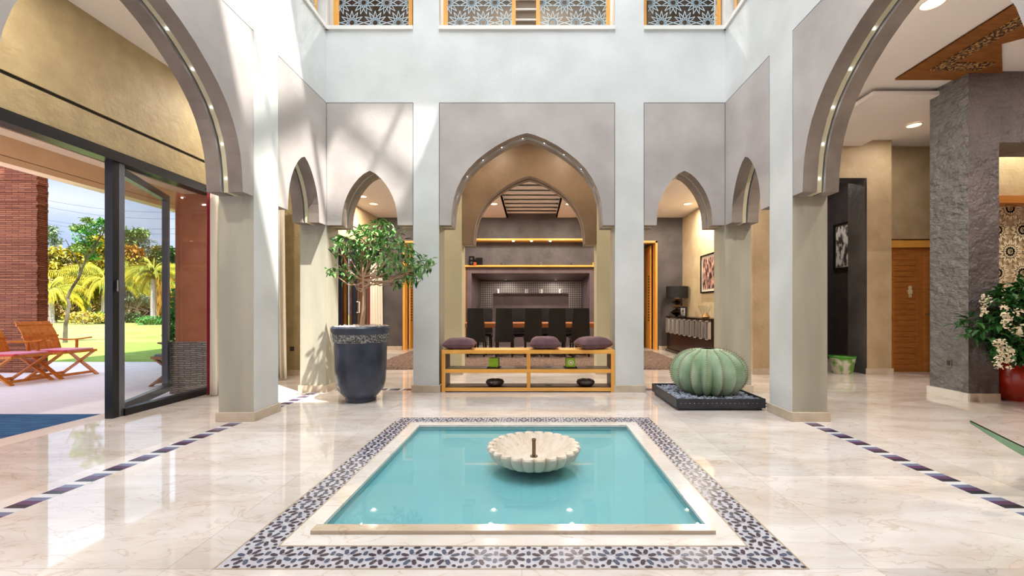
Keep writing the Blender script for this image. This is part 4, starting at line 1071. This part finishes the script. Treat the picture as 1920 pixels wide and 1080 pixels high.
sp = thing('speaker', 'black speaker box at the left end of the shelf over the fireplace', 'speaker', (-1.62, DY-.02-.04, zsf)); one('cabinet', 'blackgloss', [(-.07,.07,-.06,.04,0,.23)], sp)
for z in (.06,.16):
    b = MB(); b.lathe([(.035,0),(.03,.006),(.012,.002)], n=20); o = b.build('driver', 'socket', sp, True); o.location = (0,-.062,z); o.rotation_euler = (R(90),0,0)
o = one('black_box', 'blackgloss', [(-1.52,-1.34,DY-.1,DY-.02,zsf,zsf+.19)]); tag(o, 'plain black box beside the speaker on the fireplace shelf', 'box')
for px, m_, lb, s_ in ((892,'orange','orange cube right in front of the black box',.034),(941,'socket','small dark cube left of centre',.026),(1014.5,'steel','pale grey cube near the middle',.034),(1070,'socket','small dark cube right of centre',.026),(1113,'oak','golden cube at the right end',.034)):
    x = (px-1000)*DY/800
    o = thing('cube_ornament', lb+' of the fireplace shelf', 'ornament', (x, DY-.135 if px == 892 else DY-.05, zsf), 0, 'cube ornaments on the fireplace shelf')
    if px == 892: o.location.y = DY-.10-.036; 
    one('cube', m_, [(-s_,s_,-s_ if px != 892 else -.01,s_ if px != 892 else .034,0,2*s_)], o); one('opening', 'groove', [(-s_*.4,s_*.4,-s_-.002 if px != 892 else -.012,-s_ if px != 892 else -.01,s_*.6,s_*1.4)], o)
o = one('wall_socket', 'socket', [(-3.985,-3.925,6.985,7.0,.40,.47)]); o.location.x = .0; tag(o, 'black wall socket on the ochre wall seen past the left column', 'socket')

# ---------------------------------------------------------------- outside
one('terrace', 'terrace', [(-30,-4.5,-4,8.9,-.2,-.02)], kind='structure')
b = MB(); b.box(-60,-4.42,9.2,14.5,-.2,-.05,1); b.box(-90,-4.5,14.5,70,-.2,-.05,0); b.box(-60,-4.5,8.9,9.2,-.2,-.05,1)
b.build('lawn', ['lawn','lawnshade'], kind='structure')
o = one('outdoor_rug', 'bluerug', [(-7.6,-4.52,1.6,4.47,-.02,-.008)]); tag(o, 'blue outdoor rug on the terrace by the open door', 'rug')
b = MB()
Z0 = 0; rnd = random.Random(3)
zz = -.02
b.box(-14,-8.60,7.41,7.56,-.02,3.75)
while zz < 3.7:                      # ragged stacked courses
    hh = rnd.choice((.04,.05,.06)); 
    if 2.30 < zz < 2.45 or .95 < zz < 1.05: hh = .14
    x = -8.38
    b.box(-12, -8.60+rnd.uniform(.0,.025), 7.40-rnd.uniform(.005,.03), 7.55, zz, zz+hh-.004)
    zz += hh
b.build('wall_stone', 'redstone', kind='structure')
b = MB(); b.box(-8.2,-7.95,3,14,3.40,3.75); b.box(-8.2,-7.955,3,14,3.29,3.39)
b.box(-8.2,-4.5,-3,14,3.75,3.85)
b.build('ceiling_canopy', 'canopy', kind='structure')
one('trim_9', 'groove', [(-7.962,-7.952,3,14,3.50,3.515)], kind='structure')
b = MB(); b.box(-4.70,-4.2,5.60,5.95,.66,2.67); pl = b.build('wall_pillar', 'terracotta', kind='structure')
one('stone_base', 'greystack', [(-4.74,-4.21,5.56,5.95,-.02,.66)], pl); 

def deck_chair(label, seatm, loc, rz, cm=None, wood='redwood'):
    # local: faces +X, width along Y (0.5), origin at the middle of the seat on the ground
    t = thing('deck_chair', label, 'chair', loc, rz, 'folding wooden terrace chairs')
    fr = Vector((.25,0,.40)); bk_ = Vector((-.22,0,.42)); tp = Vector((-.48,0,.90))
    for k in range(8):
        y = -.21+k*.06; q = MB()
        pts = [Vector((-.22,y,.36)), Vector((-.27,y,.52)), Vector((-.345,y,.72)), Vector((-.46,y,.90))]
        for a, c_ in zip(pts, pts[1:]): q.bar(a, c_, .053, .014, 0, (1,0,.4))
        q.build('back_slat', wood, t)
    q = MB(); q.bar((-.32,-.25,.66),(-.32,.25,.66),.03,.03); q.bar((-.22,-.25,.38),(-.22,.25,.38),.03,.03); q.bar((-.42,-.25,.84),(-.42,.25,.84),.02,.03); q.build('back_rail', wood, t)
    q = MB()
    for y in (-.26,.26): q.bar((-.25,y,.37),(.34,y,.41),.025,.04)
    for k in range(6): q.bar((-.16+k*.09,-.25,.40),(-.16+k*.09,.25,.40),.05,.012)
    q.bar((.34,-.27,.41),(.34,.27,.41),.03,.035); q.build('seat', wood, t)
    for y in (-.24,.24):
        q = MB(); q.bar((.31,y,.39),(-.25,y,-.0),.022,.055,0,(0,1,0)); q.build('leg', wood, t)
        q = MB(); q.bar((-.14,y*1.1,.38),(.36,y*1.1,-.0),.022,.055,0,(0,1,0)); q.build('leg', wood, t)
        q = MB(); yy = y*1.17
        for a, c_ in (((-.33,.60),(-.15,.585)),((-.15,.585),(.05,.60)),((.05,.60),(.22,.625))): q.bar((a[0],yy,a[1]),(c_[0],yy,c_[1]),.06,.022)
        q.bar((-.02,yy,.60),(-.02,yy*.98,.40),.025,.03,0,(1,0,0)); q.build('armrest', wood, t)
    for x_, z_ in ((-.2,.035),(.3,.05)):
        q = MB(); q.bar((x_,-.25,z_),(x_,.25,z_),.02,.04); q.build('stretcher', wood, t)
    c_ = one('seat_cushion', seatm, [(-.20,.34,-.23,.23,.415,.455)], t, bevel=.012)
    if cm: one('cushion_side', cm, [(.06,.345,-.236,-.18,.418,.452)], c_)
    return t
deck_chair('slatted wooden terrace chair with a pink cushion, cut off at the left edge', 'pinkc', (-7.88,6.4,-.02), R(2), 'redc')
deck_chair('slatted wooden terrace chair with a red and pink cushion in front of the stone wall', 'pinkc', (-7.80,7.02,-.02), R(-2), 'redc')
deck_chair('wooden terrace chair with a grey cushion seen through the glass by the terracotta pillar', 'greyc', (-5.13,6.38,-.02), PI, None, 'teak')

def cloud(b, c_, rad, n, size, mi=0, sq=(1,1,1)):
    c_ = Vector(c_)
    for k in range(n):
        d = rdir(); p = c_+Vector((d.x*rad*sq[0], d.y*rad*sq[1], d.z*rad*sq[2]))*random.random()**.35
        leaf_into(b, p, rdir(), Vector((0,0,1)), size*random.uniform(.7,1.3), size*.55*random.uniform(.7,1.2), mi, .2, .1)
def tree(name, label, px, z, top, width, mats, n=1500, trunk='darkbark', trunk_r=.15, low=.35, cat='tree', size=.35, group='trees behind the lawn'):
    x = (px-1000)*z/800; H = 1.1+(578-top)*z/800; wdt = width*z/800
    t = thing(name, label, cat, (x, z, -.05), 0, group)
    b = MB(); b.tube([(0,0,0),(.1,0,H*.3),(-.05,0,H*.6),(0,0,H*.85)], [trunk_r,trunk_r*.8,trunk_r*.5,trunk_r*.2], 7)
    for k in range(6):
        a = random.uniform(0,2*PI); b.tube([(0,0,H*.35),(wdt*.2*math.cos(a),wdt*.2*math.sin(a),H*.55),(wdt*.38*math.cos(a),wdt*.38*math.sin(a),H*.75)], [trunk_r*.5,trunk_r*.3,trunk_r*.12], 5)
    b.build('trunk', trunk, t, True)
    b = MB(); nc = 12
    for k in range(nc):
        v = random.random(); zc = H*(low+(1-low)*v*.85); rr = wdt*.5*(1-.55*abs(v-.4)**1.3)
        a = random.uniform(0,2*PI); q_ = rr*.6*random.random()
        cloud(b, (q_*math.cos(a), q_*math.sin(a), zc), rr*.72, int(n*1.5)//nc, size, random.randrange(len(mats)), (1,1,.8))
    b.build('foliage', mats, t)
    return t
tree('garden_tree', 'bluish airy tree above the palms behind the glass leaf', 250, 48, 425, 60, ['treeblue','treegreen'], 1100, low=.5, size=.45)
tree('garden_tree', 'olive green bushy tree right of the glass leaf middle', 292, 46, 452, 46, ['treeolive','treegreen'], 1500, size=.45)
tree('garden_tree', 'dark green pointed tree beside the right edge of the glass leaf', 316, 44, 438, 30, ['treedark'], 1300, size=.4)
tree('garden_tree', 'pale tree beyond the terracotta pillar', 345, 50, 455, 50, ['treeblue'], 1200, size=.45)
tree('garden_tree', 'yellow leaved tree behind the slim tree at the stone wall', 105, 44, 455, 60, ['treeyel','treeolive'], 1900, size=.45)
tree('garden_tree', 'tall sparse tree directly right of the stone wall', 103, 50, 412, 34, ['treegreen','treeblue'], 500, low=.5, size=.4)
tree('garden_tree', 'yellow green tree between the slim tree and the black post', 155, 46, 450, 60, ['treegreen','treeyel'], 2600, size=.5)
tree('garden_tree', 'yellow tree just left of the black door post', 195, 46, 440, 56, ['treeyel','treeolive'], 2600, size=.5)
tree('garden_tree', 'yellow orange tree just right of the black door post', 240, 44, 458, 54, ['treeyel','palmdead'], 1800, size=.45)
tree('garden_tree', 'broad olive tree filling the gap left of the slim tree', 130, 47, 470, 60, ['treeolive','treebrown'], 1600, size=.45)
for i, (px, lb) in enumerate(((100,'behind the leftmost palm trunk'),(140,'between the two left palm trunks'),(178,'between the middle palm trunks'),(215,'behind the black door post'),(255,'behind the pale umbrella shrub'),(300,'behind the right palm trunk'),(340,'behind the terracotta pillar'))):
    tree('hedge_shrub', 'brown and olive dense shrub %s' % lb, px, 42, 520+(i%3)*6, 62, ['treebrown','treeolive','treebrown'], 1700, low=.0, cat='shrub', size=.4, group='dense brown shrubs at the end of the lawn')
def palm(label, px, z, trunk_top, rad_px, tr_px=12, fr='palmleaf', hang=None):
    x = (px-1000)*z/800; H = 1.1+(578-trunk_top)*z/800; rl = rad_px*z/800
    t = thing('palm_tree', label, 'palm tree', (x, z, -.05), 0, 'yellow weeping palm trees')
    r0 = tr_px*z/1600
    b = MB(); b.tube([(0,0,0),(0,0,H*.1),(0,0,H*.6),(0,0,H)], [r0*1.25,r0,r0*.95,r0*.8], 14); b.build('trunk', 'palebark', t, True)
    for k in range(42):
        a = 2*PI*k/42*2.4+random.uniform(-.2,.2); el = random.uniform(.1,1.25); Lf = rl*random.uniform(.85,1.2)
        b = MB(); pts = []; p = Vector((0,0,H)); d = Vector((math.cos(a)*math.cos(el), math.sin(a)*math.cos(el), math.sin(el)))
        for j in range(11):
            pts.append(p.copy()); p = p+d*Lf/9; d = (d+Vector((0,0,-.20))).normalized()
        b.tube(pts, [.05*(1-j/12) for j in range(11)], 4, 0)
        for j in range(1, 11):
            dd_ = (pts[j]-pts[j-1]).normalized(); sd_ = dd_.cross(Vector((0,0,1))).normalized()
            for m_ in range(3):
                pp = pts[j-1].lerp(pts[j], m_/3)
                for s_ in (-1, 1):
                    leaf_into(b, pp, sd_*s_*.6+dd_*.4+Vector((0,0,-1.0)), Vector((0,0,1)), Lf*.22*random.uniform(.8,1.1), .05, 0, .1, .25)
        b.build('frond', fr, t)
    if hang:
        b = MB()
        for k in range(420):
            hx = hang*z/800; leaf_into(b, Vector((hx*random.uniform(.35,1.0), random.uniform(-.5,.5), H-random.uniform(0,.92*H*.85))), Vector((random.uniform(-.15,.15),0,-1)), Vector((0,1,0)), .7, .10, 0, .1, .05)
        b.build('dry_fronds', 'palmdead', t)
palm('palm with a pale trunk half hidden by the stone wall', 94, 33, 545, 52)
palm('palm with a thick pale trunk right of the slim tree', 163, 36, 540, 58, 13)
palm('palm with a pale trunk just left of the black door post', 198, 36, 528, 62, 13)
palm('palm standing behind the black door post', 232, 38, 535, 50, 11)
palm('palm with a bunch of hanging dry fronds seen through the glass leaf', 288, 35, 513, 48, 10, hang=34)
palm('small palm at the right edge of the glass leaf', 342, 40, 520, 42, 10)
# slim young tree
t = thing('slim_tree', 'slender crooked young tree with a mottled trunk on the lawn', 'tree', ((123-1000)*14.2/800, 14.2, -.05))
o3 = Vector(t.location)
def G(px, py, dy=0): v = P(px, py, 14.2)-o3; v.y = dy; return v
b = MB(); b.tube([G(122,645),G(123,610),(G(130,570)),G(126,560),G(132,545),G(148,520),(G(155,487,.1)),G(175,462,.1),G(188,440),G(193,420)], [.06,.05,.045,.045,.04,.036,.03,.022,.015,.010], 8, 0)
b.tube([G(155,487,.1),G(160,460),G(150,440),G(142,428)], [.03,.02,.015,.008], 6); b.tube([G(170,467),G(180,440,.2),G(183,418,.3)], [.025,.015,.008], 6); b.tube([G(148,520),G(150,500),G(135,450,-.2)], [.03,.02,.008], 6)
b.build('trunk', 'mottled', t, True)
b = MB()
for cx, cy, rr in ((145,427,12),(160,430,12),(178,420,11),(190,430,10),(198,440,8),(158,447,14),(150,462,14),(165,455,12),(185,418,8),(135,425,8),(172,436,12),(162,470,10),(125,428,6),(196,415,5),(155,480,9)):
    cloud(b, G(cx, cy, random.uniform(-.4,.4)), rr*.0178, 110, .10, random.choice((0,0,1)), (1.2,1.2,.6))
b.build('foliage', ['treegreen','shrubgreen'], t)
def shrub(label, px, py, z, w, h_, mats, n=700, size=.14, cat='shrub', fl=None):
    x = (px-1000)*z/800; t = thing('shrub', label, cat, (x, z, -.05), 0, 'low shrubs on the lawn')
    b = MB(); cloud(b, (0,0,h_*.45), 1, n, size, 0, (w/2,w/3,h_*.5)); b.build('foliage', mats[0], t)
    b = MB(); b.tube([(0,0,0),(0,0,h_*.5)], .03, 5); b.build('stem', 'darkbark', t)
    if fl:
        b = MB(); cloud(b, (0,-.1,h_*.55), 1, n//2, size*.8, 0, (w/2,w/3,h_*.5)); f_ = b.build('flowers', fl, t); f_['kind'] = 'stuff'
shrub('low flower bed with yellow blossoms in front of the pale palm', 162, 608, 31, 3.2, .9, ['treeolive'], 500, .2, 'flowers', 'yellowfl')
shrub('low green flower bed left of the black door post', 192, 606, 32, 1.9, .9, ['shrubgreen'], 600, .2)
shrub('low green plants at the foot of the right palm', 288, 606, 30, 2.6, .6, ['shrubgreen'], 600, .2)
shrub('low dark green plants seen through the glass below the umbrella shrub', 250, 600, 34, 1.6, .8, ['treedark'], 500, .2)
shrub('small patch of orange flowers beside the stone wall', 96, 560, 34, 1.2, 2.6, ['treeolive'], 400, .2, 'flowers', 'orangefl')
shrub('tall bright green oleander bush beside the terracotta pillar', 338, 600, 8.6, .55, 1.75, ['shrubgreen'], 2200, .09)
t = thing('umbrella_shrub', 'pale green umbrella shaped shrub on thin stems seen through the glass', 'shrub', ((256-1000)*37/800, 37, -.05))
b = MB()
for k in range(9): b.tube([(random.uniform(-.5,.5),0,0),(random.uniform(-1,1),random.uniform(-.5,.5),.9),(random.uniform(-2,2),random.uniform(-1,1),1.7)], [.06,.05,.03], 5)
b.build('stems', 'palebark', t, True)
b = MB()
for k in range(9): cloud(b, (random.uniform(-1.7,1.7),random.uniform(-1,1),1.9+random.uniform(-.2,.5)), .7, 170, .22, 0, (1,1,.55))
b.build('foliage', ['treeblue'], t)
t = thing('garden_light', 'small black bollard light on the lawn seen through the glass', 'light', ((312-1000)*17/800, 17, -.05))
b = MB(); b.lathe([(.03,0),(.03,.42)], n=10); b.build('pole', 'blackframe', t); one('head', 'blackframe', [(-.10,.12,-.06,.06,.42,.56)], t)
for i, (y0, y1) in enumerate(((370,398),(383,410),(408,428),(414,438))):
    a = P(60, y0, 60); c_ = P(360, y1, 60); b = MB()
    b.tube([a+(c_-a)*(k/12)-Vector((0,0,1.2*math.sin(PI*k/12)*.6)) for k in range(13)], .03, 4)
    o = b.build('power_line', 'wire'); tag(o, 'thin overhead power line in the sky, %s of four' % ('topmost','second from the top','second from the bottom','lowest')[i], 'cable', 'overhead power lines')
